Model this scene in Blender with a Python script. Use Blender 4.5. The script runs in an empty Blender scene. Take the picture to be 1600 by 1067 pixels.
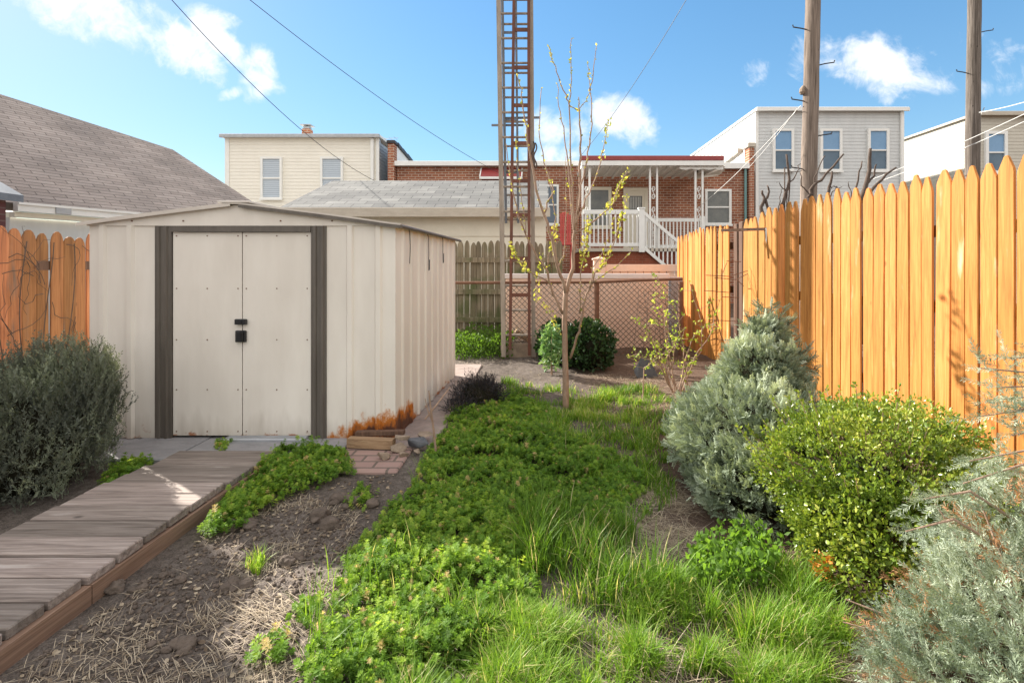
import bpy, math, random
import numpy as np
from mathutils import Vector
C = bpy.context.scene.collection
RNG = np.random.default_rng(7)
random.seed(7)
F, PX, PY, H = 800.0, 840.0, 415.0, 1.3

def P(px, py, Y):
    return np.array([(px-PX)/F*Y, Y, H-(py-PY)/F*Y])
def G(px, py, z=0.0):
    Y = (H-z)*F/(py-PY)
    return np.array([(px-PX)/F*Y, Y, z])

# ------------------------------------------------------------------ noise
_lat = np.random.default_rng(3).random((64, 64, 64)).astype(np.float32)
def vnoise(p):
    p = np.asarray(p, float); i = np.floor(p).astype(int); f = p-i; f = f*f*(3-2*f)
    r = 0
    for dx in (0, 1):
        for dy in (0, 1):
            for dz in (0, 1):
                w = (f[..., 0] if dx else 1-f[..., 0])*(f[..., 1] if dy else 1-f[..., 1])*(f[..., 2] if dz else 1-f[..., 2])
                r = r+w*_lat[(i[..., 0]+dx) % 64, (i[..., 1]+dy) % 64, (i[..., 2]+dz) % 64]
    return r
def fbm(p, o=3):
    p = np.asarray(p, float); a, s, t = 1.0, 0, 0
    for k in range(o):
        s = s+a*vnoise(p*2**k+k*17.3); t += a; a *= .5
    return s/t
def n2(x, y, s, z=0.0, o=3):
    x = np.asarray(x, float); y = np.asarray(y, float)
    return fbm(np.stack([x*s+50, y*s+50, np.full_like(x, z+5.5)], -1), o)

# ------------------------------------------------------------------ mesh builder
def unit(a):
    a = np.asarray(a, float); return a/np.maximum(np.linalg.norm(a, axis=-1, keepdims=True), 1e-9)

class MB:
    def __init__(s): s.v = []; s.f = []; s.t = []; s.n = 0
    def add(s, V, faces, tint=0.5):
        V = np.asarray(V, float).reshape(-1, 3)
        if isinstance(faces, np.ndarray):
            s.f.append(faces+s.n)
        else:
            g = {}
            for q in faces: g.setdefault(len(q), []).append(q)
            for q in g.values(): s.f.append(np.array(q)+s.n)
        s.v.append(V); s.t.append(np.broadcast_to(np.asarray(tint, float), (len(V),)).copy()); s.n += len(V)
        return s
    def box(s, x0, x1, y0, y1, z0, z1, tint=.5):
        V = [(x, y, z) for z in (z0, z1) for y in (y0, y1) for x in (x0, x1)]
        return s.add(V, [(0, 2, 3, 1), (4, 5, 7, 6), (0, 1, 5, 4), (2, 6, 7, 3), (0, 4, 6, 2), (1, 3, 7, 5)], tint)
    def bbox(s, x0, x1, y0, y1, z0, z1, b=.004, tint=.5):      # box with chamfered vertical and top edges
        pts = [(x0+b, y0), (x1-b, y0), (x1, y0+b), (x1, y1-b), (x1-b, y1), (x0+b, y1), (x0, y1-b), (x0, y0+b)]
        cx, cy = (x0+x1)/2, (y0+y1)/2
        lo = [(x, y, z0) for x, y in pts]; md = [(x, y, z1-b) for x, y in pts]
        def ins(x, y): return (x+(b if x < cx else -b), y+(b if y < cy else -b))
        up = [(*ins(x, y), z1) for x, y in pts]
        F_ = [tuple(range(7, -1, -1)), tuple(range(16, 24))]
        for k in range(8):
            j = (k+1) % 8
            F_ += [(k, j, 8+j, 8+k), (8+k, 8+j, 16+j, 16+k)]
        return s.add(lo+md+up, F_, tint)
    def obox(s, c, u, v, w, tint=.5):                          # centre and three half-vectors
        c, u, v, w = [np.asarray(a, float) for a in (c, u, v, w)]
        V = [c+a*u+b*v+d*w for d in (-1, 1) for b in (-1, 1) for a in (-1, 1)]
        return s.add(V, [(0, 2, 3, 1), (4, 5, 7, 6), (0, 1, 5, 4), (2, 6, 7, 3), (0, 4, 6, 2), (1, 3, 7, 5)], tint)
    def bar(s, a, b, w, h, up=(0, 0, 1), tint=.5):             # rectangular bar between two points
        a, b = np.asarray(a, float), np.asarray(b, float); d = unit(b-a); up = np.asarray(up, float)
        sd = np.cross(d, up)
        if np.linalg.norm(sd) < 1e-4: sd = np.cross(d, (0, 1, 0))
        sd = unit(sd); up = np.cross(sd, d)
        return s.obox((a+b)/2, (b-a)/2, sd*w/2, up*h/2, tint)
    def tube(s, pts, rad, n=6, tint=.5, cap=True):
        pts = np.asarray(pts, float); m = len(pts); rad = np.broadcast_to(np.asarray(rad, float), (m,))
        tg = unit(np.gradient(pts, axis=0)); ref = np.array([0, 0, 1.]) if abs(tg[0][2]) < .9 else np.array([1., 0, 0])
        V = []
        u = unit(np.cross(tg[0], ref))
        for k in range(m):
            u = unit(u-tg[k]*np.dot(u, tg[k])); w = np.cross(tg[k], u)
            a = np.arange(n)*2*math.pi/n
            V.append(pts[k]+rad[k]*(np.cos(a)[:, None]*u+np.sin(a)[:, None]*w))
        V = np.concatenate(V); Fq = []
        for k in range(m-1):
            for j in range(n):
                i = (j+1) % n; Fq.append((k*n+j, k*n+i, (k+1)*n+i, (k+1)*n+j))
        if cap: Fq += [tuple(range(n-1, -1, -1)), tuple(range((m-1)*n, m*n))]
        return s.add(V, Fq, tint)
    def prism(s, poly, ex, tint=.5):                            # planar 3-D polygon extruded by vector ex
        poly = np.asarray(poly, float); n = len(poly); ex = np.asarray(ex, float)
        V = np.concatenate([poly, poly+ex])
        Fq = [tuple(range(n-1, -1, -1)), tuple(range(n, 2*n))]+[(k, (k+1) % n, n+(k+1) % n, n+k) for k in range(n)]
        return s.add(V, Fq, tint)
    def stamp(s, TV, TF, M, pos, tint):                         # template placed N times: M (N,3,3) columns = axes
        TV = np.asarray(TV, float); TF = np.asarray(TF); N = len(pos); k = len(TV)
        V = np.einsum('nij,kj->nki', M, TV)+np.asarray(pos)[:, None, :]
        Fq = (TF[None]+(np.arange(N)*k)[:, None, None]).reshape(-1, TF.shape[1])
        return s.add(V.reshape(-1, 3), Fq, np.repeat(np.broadcast_to(tint, (N,)), k))
    def build(s, name, mat, parent=None, smooth=False):
        V = np.concatenate(s.v)
        off = np.zeros(3); p = parent
        while p is not None: off += np.array(p.location); p = p.parent
        V = V-off
        me = bpy.data.meshes.new(name)
        me.vertices.add(len(V)); me.vertices.foreach_set('co', V.astype(np.float32).ravel())
        tot = np.concatenate([np.full(len(f), f.shape[1]) for f in s.f]); idx = np.concatenate([f.ravel() for f in s.f])
        me.loops.add(len(idx)); me.loops.foreach_set('vertex_index', idx.astype(np.int32))
        me.polygons.add(len(tot)); me.polygons.foreach_set('loop_start', np.concatenate([[0], np.cumsum(tot)[:-1]]).astype(np.int32))
        me.polygons.foreach_set('loop_total', tot.astype(np.int32))
        me.polygons.foreach_set('use_smooth', np.full(len(tot), bool(smooth)))
        at = me.attributes.new('tint', 'FLOAT', 'POINT'); at.data.foreach_set('value', np.concatenate(s.t).astype(np.float32))
        me.update(calc_edges=True); me.validate()
        me.materials.append(mat)
        o = bpy.data.objects.new(name, me); C.objects.link(o)
        if parent is not None: o.parent = parent
        return o

def tag(o, label=None, cat=None, group=None, kind=None):
    if label: o['label'] = label
    if cat: o['category'] = cat
    if group: o['group'] = group
    if kind: o['kind'] = kind
    return o
def thing(name, label, cat, loc=(0, 0, 0), group=None):
    o = bpy.data.objects.new(name, None); o.empty_display_size = .1; C.objects.link(o); o.location = [float(c) for c in loc]
    return tag(o, label, cat, group)
def copy_tree(o, d, label=None, parent=None):
    c = o.copy(); C.objects.link(c)
    if parent is None: c.location = [a+b for a, b in zip(o.location, d)]
    else: c.parent = parent
    for ch in list(o.children): copy_tree(ch, d, None, c)
    if label: c['label'] = label
    return c

# ------------------------------------------------------------------ materials
class NT:
    def __init__(s, name):
        s.m = bpy.data.materials.new(name); s.m.use_nodes = True; s.t = s.m.node_tree
        s.b = s.t.nodes['Principled BSDF']; s.out = s.t.nodes['Material Output']
    def n(s, typ, **k):
        o = s.t.nodes.new(typ)
        for a, v in k.items(): setattr(o, a, v)
        return o
    def l(s, a, b): s.t.links.new(a, b)
    def coord(s, scale=(1, 1, 1), sock='Object'):
        tc = s.n('ShaderNodeTexCoord'); mp = s.n('ShaderNodeMapping'); mp.inputs['Scale'].default_value = scale
        s.l(tc.outputs[sock], mp.inputs['Vector']); return mp.outputs[0]
    def noise(s, vec, scale, detail=4, rough=.55, dist=0):
        t = s.n('ShaderNodeTexNoise'); t.inputs['Scale'].default_value = scale; t.inputs['Detail'].default_value = detail
        t.inputs['Roughness'].default_value = rough; t.inputs['Distortion'].default_value = dist
        s.l(vec, t.inputs['Vector']); return t.outputs['Fac']
    def ramp(s, fac, stops):
        r = s.n('ShaderNodeValToRGB'); e = r.color_ramp.elements
        while len(e) > 1: e.remove(e[-1])
        for k, (p, c) in enumerate(stops):
            q = e[0] if k == 0 else e.new(p)
            q.position = p; q.color = (*c, 1) if not np.isscalar(c) else (c, c, c, 1)
        s.l(fac, r.inputs['Fac']); return r.outputs['Color']
    def mix(s, fac, a, b, mode='MIX'):
        m = s.n('ShaderNodeMix', data_type='RGBA', blend_type=mode)
        for sock, v in ((0, fac), (6, a), (7, b)):
            if hasattr(v, 'is_output'): s.l(v, m.inputs[sock])
            elif sock == 0: m.inputs[0].default_value = v
            else: m.inputs[sock].default_value = (*v, 1)
        return m.outputs[2]
    def math(s, op, a, b=0.0, c=None):
        m = s.n('ShaderNodeMath', operation=op)
        for k, v in enumerate((a, b, c)):
            if v is None: continue
            if hasattr(v, 'is_output'): s.l(v, m.inputs[k])
            else: m.inputs[k].default_value = v
        return m.outputs[0]
    def attr(s, name='tint'):
        a = s.n('ShaderNodeAttribute'); a.attribute_name = name; return a.outputs['Fac']
    def bump(s, h, strength=.3, dist=.01):
        b = s.n('ShaderNodeBump'); b.inputs['Strength'].default_value = strength; b.inputs['Distance'].default_value = dist
        s.l(h, b.inputs['Height']); s.l(b.outputs[0], s.b.inputs['Normal'])
    def fin(s, col, rough=.7, metal=0, spec=.4):
        if hasattr(col, 'is_output'): s.l(col, s.b.inputs['Base Color'])
        else: s.b.inputs['Base Color'].default_value = (*col, 1)
        if hasattr(rough, 'is_output'): s.l(rough, s.b.inputs['Roughness'])
        else: s.b.inputs['Roughness'].default_value = rough
        s.b.inputs['Metallic'].default_value = metal; s.b.inputs['Specular IOR Level'].default_value = spec
        return s.m

def noisy(name, c1, c2, scale=6, rough=.7, bump=.2, stretch=(1, 1, 1), metal=0, spec=.4, bd=.01):
    t = NT(name); v = t.coord(stretch); f = t.noise(v, scale, 6)
    g = t.noise(v, scale*7, 3)
    col = t.ramp(t.math('ADD', t.math('MULTIPLY', f, .7), t.math('MULTIPLY', g, .3)), [(.3, c1), (.7, c2)])
    if bump: t.bump(g, bump, bd)
    return t.fin(col, rough, metal, spec)

def wood(name, dark, mid, light, grey=None, gamt=0.0, island=True, grain=(30, 30, 1.3), rough=.7):
    t = NT(name); v0 = t.coord()
    geo = t.n('ShaderNodeNewGeometry'); isl = geo.outputs['Random Per Island'] if island else t.attr()
    cx = t.n('ShaderNodeCombineXYZ'); t.l(t.math('MULTIPLY', isl, 37.0), cx.inputs[2])
    va = t.n('ShaderNodeVectorMath', operation='ADD'); t.l(v0, va.inputs[0]); t.l(cx.outputs[0], va.inputs[1])
    mp = t.n('ShaderNodeMapping'); mp.inputs['Scale'].default_value = grain; t.l(va.outputs[0], mp.inputs[0])
    g = t.noise(mp.outputs[0], 1.6, 8, .65, .6)
    col = t.ramp(g, [(.28, dark), (.5, mid), (.72, light)])
    hv = t.n('ShaderNodeHueSaturation'); t.l(col, hv.inputs['Color'])
    t.l(t.math('ADD', t.math('MULTIPLY', isl, .6), .66), hv.inputs['Value']); t.l(t.math('ADD', t.math('MULTIPLY', isl, -.018), .507), hv.inputs['Hue'])
    col = hv.outputs[0]
    if grey:
        mp2 = t.n('ShaderNodeMapping'); mp2.inputs['Scale'].default_value = tuple(a**.6 for a in grain); t.l(va.outputs[0], mp2.inputs[0])
        w = t.noise(mp2.outputs[0], 1.2, 6, .6)
        col = t.mix(t.ramp(w, [(.62-gamt, 0.0), (.75-gamt, 1.0)]), col, grey)
    # knots
    fs = t.n('ShaderNodeMapping'); fs.inputs['Scale'].default_value = tuple(a*5 if a > 5 else a*2 for a in grain); t.l(va.outputs[0], fs.inputs[0])
    col = t.mix(.5, col, t.ramp(t.noise(fs.outputs[0], 1.3, 4, .7), [(.35, (.62, .58, .52)), (.55, (1.0, 1.0, 1.0)), (.7, (1.15, 1.14, 1.1))]), 'MULTIPLY')
    ws = t.n('ShaderNodeMapping'); ws.inputs['Scale'].default_value = tuple(a*.35 if a > 5 else a*.7 for a in grain); t.l(va.outputs[0], ws.inputs[0])
    wn = t.noise(ws.outputs[0], 1.5, 6, .65)
    col = t.mix(t.ramp(wn, [(.30, .55), (.44, 0.0)]), col, tuple(c*.62 for c in mid))
    mk = t.n('ShaderNodeMapping'); mk.inputs['Scale'].default_value = tuple(3.2 if a > 5 else 1.9 for a in grain); t.l(va.outputs[0], mk.inputs[0])
    vo = t.n('ShaderNodeTexVoronoi'); vo.inputs['Scale'].default_value = 1.6; t.l(mk.outputs[0], vo.inputs['Vector'])
    col = t.mix(t.ramp(vo.outputs['Distance'], [(.03, .75), (.09, 0.0)]), col, tuple(c*.45 for c in dark))
    t.bump(g, .35, .004)
    return t.fin(col, rough, 0, .3)

def leafmat(name, stops, trans=.35, rough=.5, spec=.25):
    t = NT(name)
    col = t.ramp(t.attr(), stops)
    t.fin(col, rough, 0, spec)
    tr = t.n('ShaderNodeBsdfTranslucent'); t.l(t.mix(1.0, col, (1.55, 1.5, .75), 'MULTIPLY'), tr.inputs['Color'])
    mx = t.n('ShaderNodeMixShader'); mx.inputs[0].default_value = trans
    t.l(t.b.outputs[0], mx.inputs[1]); t.l(tr.outputs[0], mx.inputs[2]); t.l(mx.outputs[0], t.out.inputs['Surface'])
    return t.m

def bricks(name, c1, c2, mortar, axis='xz', w=.205, h=.072, off=.5, mort=.009, rough=.85, bumpd=.006, var=True):
    t = NT(name); v = t.coord(); sp = t.n('ShaderNodeSeparateXYZ'); t.l(v, sp.inputs[0])
    cb = t.n('ShaderNodeCombineXYZ'); t.l(sp.outputs['xyz'.index(axis[0])], cb.inputs[0]); t.l(sp.outputs['xyz'.index(axis[1])], cb.inputs[1])
    b = t.n('ShaderNodeTexBrick'); b.offset = off; t.l(cb.outputs[0], b.inputs['Vector'])
    b.inputs['Scale'].default_value = 1; b.inputs['Brick Width'].default_value = w; b.inputs['Row Height'].default_value = h
    b.inputs['Mortar Size'].default_value = mort; b.inputs['Mortar Smooth'].default_value = .2
    b.inputs['Color1'].default_value = (*c1, 1); b.inputs['Color2'].default_value = (*c2, 1); b.inputs['Mortar'].default_value = (*mortar, 1)
    col = b.outputs['Color']
    if var:
        n = t.noise(v, 1.1, 5); col = t.mix(1.0, col, t.ramp(n, [(.3, (.72, .7, .7)), (.7, (1.12, 1.1, 1.08))]), 'MULTIPLY')
    t.bump(t.math('SUBTRACT', 1.0, b.outputs['Fac']), .7, bumpd)
    return t.fin(col, rough, 0, .2)

M = {}
M['cream_siding'] = noisy('cream_siding', (.75, .715, .63), (.82, .785, .70), 2.5, .6, .05)
M['white_siding'] = noisy('white_siding', (.53, .55, .55), (.64, .655, .65), 1.1, .6, .05, (3, 3, .6))
M['tan_siding'] = noisy('tan_siding', (.48, .45, .38), (.58, .545, .465), 1.5, .6, .05)
M['blue_siding'] = noisy('bluish_siding', (.33, .37, .42), (.42, .46, .50), 1.5, .6, .05)
M['white_paint'] = noisy('white_paint', (.74, .74, .71), (.82, .82, .79), 5, .5, .05)
M['cream_paint'] = noisy('cream_paint', (.72, .67, .55), (.80, .75, .63), 3, .6, .08)
M['trim_tan'] = noisy('trim_tan', (.42, .37, .30), (.55, .50, .42), 4, .6, .1, (1, 1, 3))
M['maroon'] = noisy('maroon_metal', (.24, .035, .035), (.32, .06, .055), 3, .45, .03)
M['brick'] = bricks('red_brick', (.40, .155, .085), (.27, .095, .055), (.52, .43, .34), mort=.011, w=.23, h=.085)
M['brick_side'] = bricks('red_brick_side', (.26, .10, .06), (.19, .07, .05), (.38, .32, .27), 'yz')
M['porch_brick'] = bricks('porch_brick', (.30, .09, .05), (.25, .07, .04), (.30, .15, .10), mort=.006)
M['dull_brick'] = bricks('maroon_brick', (.17, .075, .075), (.13, .06, .06), (.2, .13, .12))
M['paver'] = bricks('pink_brick_paver', (.36, .25, .22), (.30, .20, .18), (.16, .13, .11), 'xy', .21, .105)
M['glass'] = NT('window_glass').fin((.07, .10, .14), .08, 0, .6)
M['blind'] = bricks('window_blind', (.50, .56, .62), (.48, .54, .60), (.34, .39, .45), 'xz', 9, .07, 0, .012, .5, .004, False)
M['blue_blind'] = noisy('blue_shade', (.15, .29, .47), (.20, .35, .54), 2, .35, 0)
M['low_pane'] = noisy('shaded_lower_pane', (.07, .12, .17), (.12, .18, .24), 3, .3, 0)
M['dark_pane'] = noisy('curtained_pane', (.10, .11, .11), (.20, .20, .18), 4, .15, 0)
M['dark_metal'] = noisy('dark_metal', (.025, .025, .03), (.06, .055, .055), 8, .5, .1, metal=.3)
M['galv'] = noisy('galvanised_metal', (.30, .31, .32), (.45, .46, .47), 12, .45, .1, metal=.6)
M['rust_pipe'] = noisy('rusty_pipe', (.10, .045, .025), (.22, .11, .065), 14, .8, .3)
M['rust_paint'] = noisy('rusty_brown_paint', (.085, .035, .025), (.17, .065, .04), 10, .7, .2, (1, 1, .3))
M['wire'] = noisy('chain_wire', (.10, .075, .06), (.17, .13, .10), 20, .6, 0, metal=.2)
M['cable'] = noisy('black_cable', (.03, .03, .035), (.05, .05, .055), 20, .6, 0)
M['white_cable'] = noisy('white_cable', (.6, .6, .58), (.7, .7, .68), 20, .6, 0)
M['aged_rail'] = noisy('weathered_ladder', (.17, .14, .115), (.42, .36, .295), 6, .7, .25, (2, 2, .35))
M['grey_bar'] = noisy('grey_blue_bar', (.13, .15, .18), (.20, .22, .25), 6, .6, .1)
M['peach'] = noisy('peach_vinyl', (.64, .45, .34), (.74, .54, .42), 2.2, .55, .06)
M['pinkwhite'] = noisy('pinkish_white_trim', (.62, .55, .52), (.70, .63, .60), 3, .5, .05)
M['grey_post'] = noisy('grey_post', (.25, .25, .27), (.36, .36, .38), 5, .6, .1, (1, 1, .4))
M['red_plastic'] = noisy('red_plastic', (.52, .07, .06), (.60, .10, .09), 4, .4, .03)
M['green_pipe'] = noisy('verdigris_pipe', (.13, .27, .27), (.20, .34, .33), 5, .6, .1)
M['bark'] = noisy('young_bark', (.22, .14, .095), (.43, .30, .22), 14, .8, .5, (3, 3, 1))
M['bark_dark'] = noisy('dark_bark', (.05, .035, .028), (.13, .095, .075), 12, .9, .5, (2, 2, 1))
M['pole'] = wood('utility_pole_wood', (.075, .058, .047), (.215, .17, .137), (.36, .295, .245), None, 0, False, (22, 22, .8), .85)
M['pole_dark'] = wood('dark_grooved_pole_wood', (.03, .026, .024), (.14, .118, .10), (.30, .265, .235), None, 0, False, (34, 34, .7), .9)
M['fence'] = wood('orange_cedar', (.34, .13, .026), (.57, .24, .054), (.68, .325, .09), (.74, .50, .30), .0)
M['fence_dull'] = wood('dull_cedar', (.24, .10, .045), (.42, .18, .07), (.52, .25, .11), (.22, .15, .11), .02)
M['post_dark'] = wood('dark_post_wood', (.06, .035, .025), (.13, .075, .05), (.2, .12, .08), None, 0, False)
M['deck'] = wood('weathered_deck', (.115, .093, .082), (.255, .212, .188), (.40, .345, .312), (.50, .45, .425), -.03, True, (1.4, 30, 30), .8)
M['edge_board'] = wood('edge_board_wood', (.14, .088, .063), (.26, .165, .115), (.37, .26, .19), (.16, .12, .09), 0, False, (30, 1.2, 30), .8)
M['log'] = wood('split_wood', (.20, .12, .07), (.36, .24, .14), (.5, .36, .22), None, 0, False, (1.5, 25, 25), .85)
M['stone'] = noisy('rubble_stone', (.16, .12, .09), (.36, .28, .21), 9, .85, .5)
M['rock'] = noisy('dark_rock', (.07, .075, .085), (.14, .145, .16), 7, .8, .5)
M['slab'] = noisy('grey_flagstone', (.20, .20, .21), (.33, .32, .33), 5, .85, .4, (1, 2, 1))
M['pink_concrete'] = noisy('pink_concrete', (.20, .155, .135), (.36, .29, .26), 6, .9, .4)
M['alu'] = noisy('aluminium_sill', (.45, .47, .5), (.6, .62, .65), 6, .35, .05, metal=.7)
M['clod'] = noisy('earth_clod', (.07, .054, .043), (.155, .12, .097), 20, .95, .5)

def mossy_wood():
    t = NT('mossy_grey_wood'); v = t.coord((26, 26, 1.2))
    g = t.noise(v, 1.6, 8, .65, .5)
    col = t.ramp(g, [(.28, (.09, .073, .05)), (.5, (.225, .185, .125)), (.72, (.37, .31, .22))])
    geo = t.n('ShaderNodeNewGeometry')
    hv = t.n('ShaderNodeHueSaturation'); t.l(col, hv.inputs['Color']); t.l(t.math('ADD', t.math('MULTIPLY', geo.outputs['Random Per Island'], .45), .72), hv.inputs['Value'])
    sp = t.n('ShaderNodeSeparateXYZ'); t.l(t.coord(), sp.inputs[0])
    w = t.math('ADD', t.noise(t.coord(), 2.2, 5), t.math('MULTIPLY', sp.outputs[2], -.12))
    col = t.mix(t.ramp(w, [(.36, 0.0), (.52, .85)]), hv.outputs[0], (.085, .105, .04))
    t.bump(g, .4, .004); return t.fin(col, .9, 0, .2)
M['moss_fence'] = mossy_wood()

def shed_metal():
    t = NT('beige_shed_metal'); v = t.coord(); n = t.noise(t.coord((2, 2, .5)), 2.0, 6)
    col = t.ramp(n, [(.3, (.68, .63, .565)), (.7, (.79, .745, .68))])
    sp = t.n('ShaderNodeSeparateXYZ'); t.l(v, sp.inputs[0]); X, Y, Z = sp.outputs
    # grime creeping up from the ground
    gr = t.math('SUBTRACT', t.math('MULTIPLY', t.noise(t.coord((6, 6, 1.2)), 1.5, 6), .55), t.math('MULTIPLY', Z, 1.3))
    col = t.mix(t.ramp(gr, [(.02, 0.0), (.45, .7)]), col, (.24, .19, .13))
    # rust patch at the front right corner
    dx = t.math('SUBTRACT', X, 1.17); dy = t.math('SUBTRACT', Y, .12)
    dl = t.math('SQRT', t.math('ADD', t.math('MULTIPLY', dx, dx), t.math('MULTIPLY', dy, dy)))
    hgt = t.math('SUBTRACT', t.math('SUBTRACT', .25, t.math('MULTIPLY', t.math('POWER', dl, 2.0), .75)), Z)
    k = t.math('ADD', t.math('MULTIPLY', hgt, 5.0), t.math('MULTIPLY', t.math('SUBTRACT', t.noise(t.coord((11, 11, 6.5)), 1.2, 7, .65), .5), 2.0))
    col = t.mix(t.ramp(k, [(.05, 0.0), (.35, 1.0)]), col, t.ramp(k, [(.1, (.50, .19, .03)), (.45, (.42, .125, .015)), (.72, (.09, .035, .02))]))
    ed = t.math('SUBTRACT', t.math('MULTIPLY', t.math('SUBTRACT', t.noise(t.coord((5, 5, 9)), 1.6, 7, .7), .45), .55), Z)
    col = t.mix(t.ramp(ed, [(.0, 0.0), (.05, .9)]), col, (.30, .10, .03))
    t.bump(t.math('ADD', t.noise(t.coord((1, 1, .6)), 2.6, 3), t.math('MULTIPLY', n, .3)), .35, .035)
    return t.fin(col, .55, 0, .35)
M['shed'] = shed_metal()
M['shed_trim'] = noisy('bronze_trim', (.085, .073, .062), (.15, .13, .11), 4, .5, .05, (4, 4, .5))
M['shed_roof'] = noisy('shed_roof_metal', (.50, .45, .40), (.62, .57, .51), 3, .45, .05)
M['plastic_black'] = NT('black_plastic').fin((.018, .018, .02), .35)

def shingles(name, cs, pw, ph, along='x', wob=.0, mcol=.35):
    t = NT(name); at = t.n('ShaderNodeAttribute'); at.attribute_name = 'roofuv'
    v = at.outputs['Vector']
    b = t.n('ShaderNodeTexBrick'); b.offset = .5; t.l(v, b.inputs['Vector'])
    b.inputs['Scale'].default_value = 1; b.inputs['Brick Width'].default_value = pw; b.inputs['Row Height'].default_value = ph
    b.inputs['Mortar Size'].default_value = .007; b.inputs['Mortar Smooth'].default_value = .3; b.inputs['Bias'].default_value = 0
    b.inputs['Color1'].default_value = (*cs[0], 1); b.inputs['Color2'].default_value = (*cs[1], 1); b.inputs['Mortar'].default_value = (*[c*mcol for c in cs[0]], 1)
    n = t.noise(v, 1.3, 6); g = t.noise(v, 90, 2)
    col = t.mix(1.0, b.outputs['Color'], t.ramp(n, [(.3, (.78, .78, .78)), (.7, (1.18, 1.16, 1.14))]), 'MULTIPLY')
    col = t.mix(.35, col, t.ramp(g, [(.3, (.4, .4, .4)), (.7, (1.4, 1.4, 1.4))]), 'MULTIPLY')
    sp = t.n('ShaderNodeSeparateXYZ'); t.l(v, sp.inputs[0])
    saw = t.math('FRACT', t.math('DIVIDE', sp.outputs[1], ph))
    t.bump(t.math('ADD', t.math('MULTIPLY', saw, -1.0), t.math('MULTIPLY', g, .3)), .9, .012)
    return t.fin(col, .9, 0, .2)
M['shingle_grey'] = shingles('grey_shingle', ((.165, .168, .168), (.235, .238, .232)), .42, .235, mcol=.25)
M['shingle_brown'] = shingles('brown_shingle', ((.33, .285, .26), (.42, .365, .335)), .34, .085, mcol=.45)

def soil():
    t = NT('garden_soil'); v = t.coord()
    a = t.noise(v, 1.7, 8, .6); b = t.noise(v, 22, 6, .7); c = t.noise(v, 120, 3)
    col = t.ramp(t.math('ADD', t.math('MULTIPLY', a, .55), t.math('MULTIPLY', b, .45)), [(.36, (.06, .049, .042)), (.5, (.14, .116, .10)), (.66, (.24, .205, .178))])
    sp = t.n('ShaderNodeSeparateXYZ'); t.l(v, sp.inputs[0])
    mul = t.math('ADD', t.math('MULTIPLY', t.math('SUBTRACT', sp.outputs[0], .35), .9), t.math('MULTIPLY', a, .8))
    col = t.mix(t.ramp(mul, [(.35, 0.0), (.9, .65)]), col, (.115, .066, .04))
    col = t.mix(.5, col, t.ramp(c, [(.35, (.45, .45, .45)), (.65, (1.5, 1.5, 1.5))]), 'MULTIPLY')
    t.bump(t.math('ADD', t.math('MULTIPLY', b, 1.0), t.math('MULTIPLY', c, .35)), .9, .03)
    return t.fin(col, .95, 0, .15)
M['soil'] = soil()

M['clover'] = leafmat('clover_leaf', [(0, (.07, .135, .022)), (.35, (.155, .285, .045)), (.68, (.335, .46, .075)), (.93, (.58, .61, .18)), (1, (.50, .40, .20))], .5, .55, .2)
M['grass'] = leafmat('grass_blade', [(0, (.05, .10, .014)), (.5, (.135, .26, .028)), (.85, (.27, .41, .05)), (1, (.56, .50, .26))], .42, .45, .25)
M['straw'] = leafmat('dry_straw', [(0, (.14, .10, .07)), (.45, (.28, .22, .155)), (1, (.56, .475, .36))], .15, .7)
M['boxwood'] = leafmat('boxwood_leaf', [(0, (.04, .085, .014)), (.4, (.125, .20, .026)), (.75, (.29, .36, .05)), (.93, (.58, .58, .16)), (1, (.6, .25, .05))], .26, .32, .5)
M['darkbox'] = leafmat('dark_boxwood_leaf', [(0, (.015, .035, .013)), (.6, (.035, .075, .025)), (1, (.09, .15, .06))], .2, .4)
M['variegated'] = leafmat('pale_leaf', [(0, (.07, .16, .06)), (.5, (.16, .30, .12)), (1, (.40, .50, .28))], .3, .45)
M['juniper'] = leafmat('juniper_scale', [(0, (.08, .11, .075)), (.5, (.26, .315, .225)), (.85, (.52, .575, .44)), (1, (.62, .66, .54))], .18, .6)
M['spruce'] = leafmat('spruce_needle', [(0, (.10, .14, .095)), (.5, (.27, .33, .235)), (.88, (.56, .62, .49)), (1, (.42, .22, .11))], .15, .55)
M['lavender'] = leafmat('grey_green_needle', [(0, (.045, .052, .045)), (.5, (.12, .135, .105)), (.85, (.24, .275, .185)), (1, (.38, .40, .32))], .18, .55)
M['darkneedle'] = leafmat('purple_grey_needle', [(0, (.02, .018, .022)), (.6, (.055, .05, .055)), (1, (.11, .10, .10))], .1, .6)
M['bud'] = leafmat('spring_bud', [(0, (.20, .24, .05)), (.6, (.42, .42, .09)), (1, (.60, .52, .14))], .45)
M['sprout'] = leafmat('yellow_green_sprout', [(0, (.16, .25, .04)), (.6, (.33, .42, .07)), (1, (.55, .58, .16))], .45)
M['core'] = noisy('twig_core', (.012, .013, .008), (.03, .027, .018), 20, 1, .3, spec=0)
M['core_brown'] = noisy('brown_twig_core', (.03, .022, .016), (.07, .045, .03), 20, 1, .3, spec=0)

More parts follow.
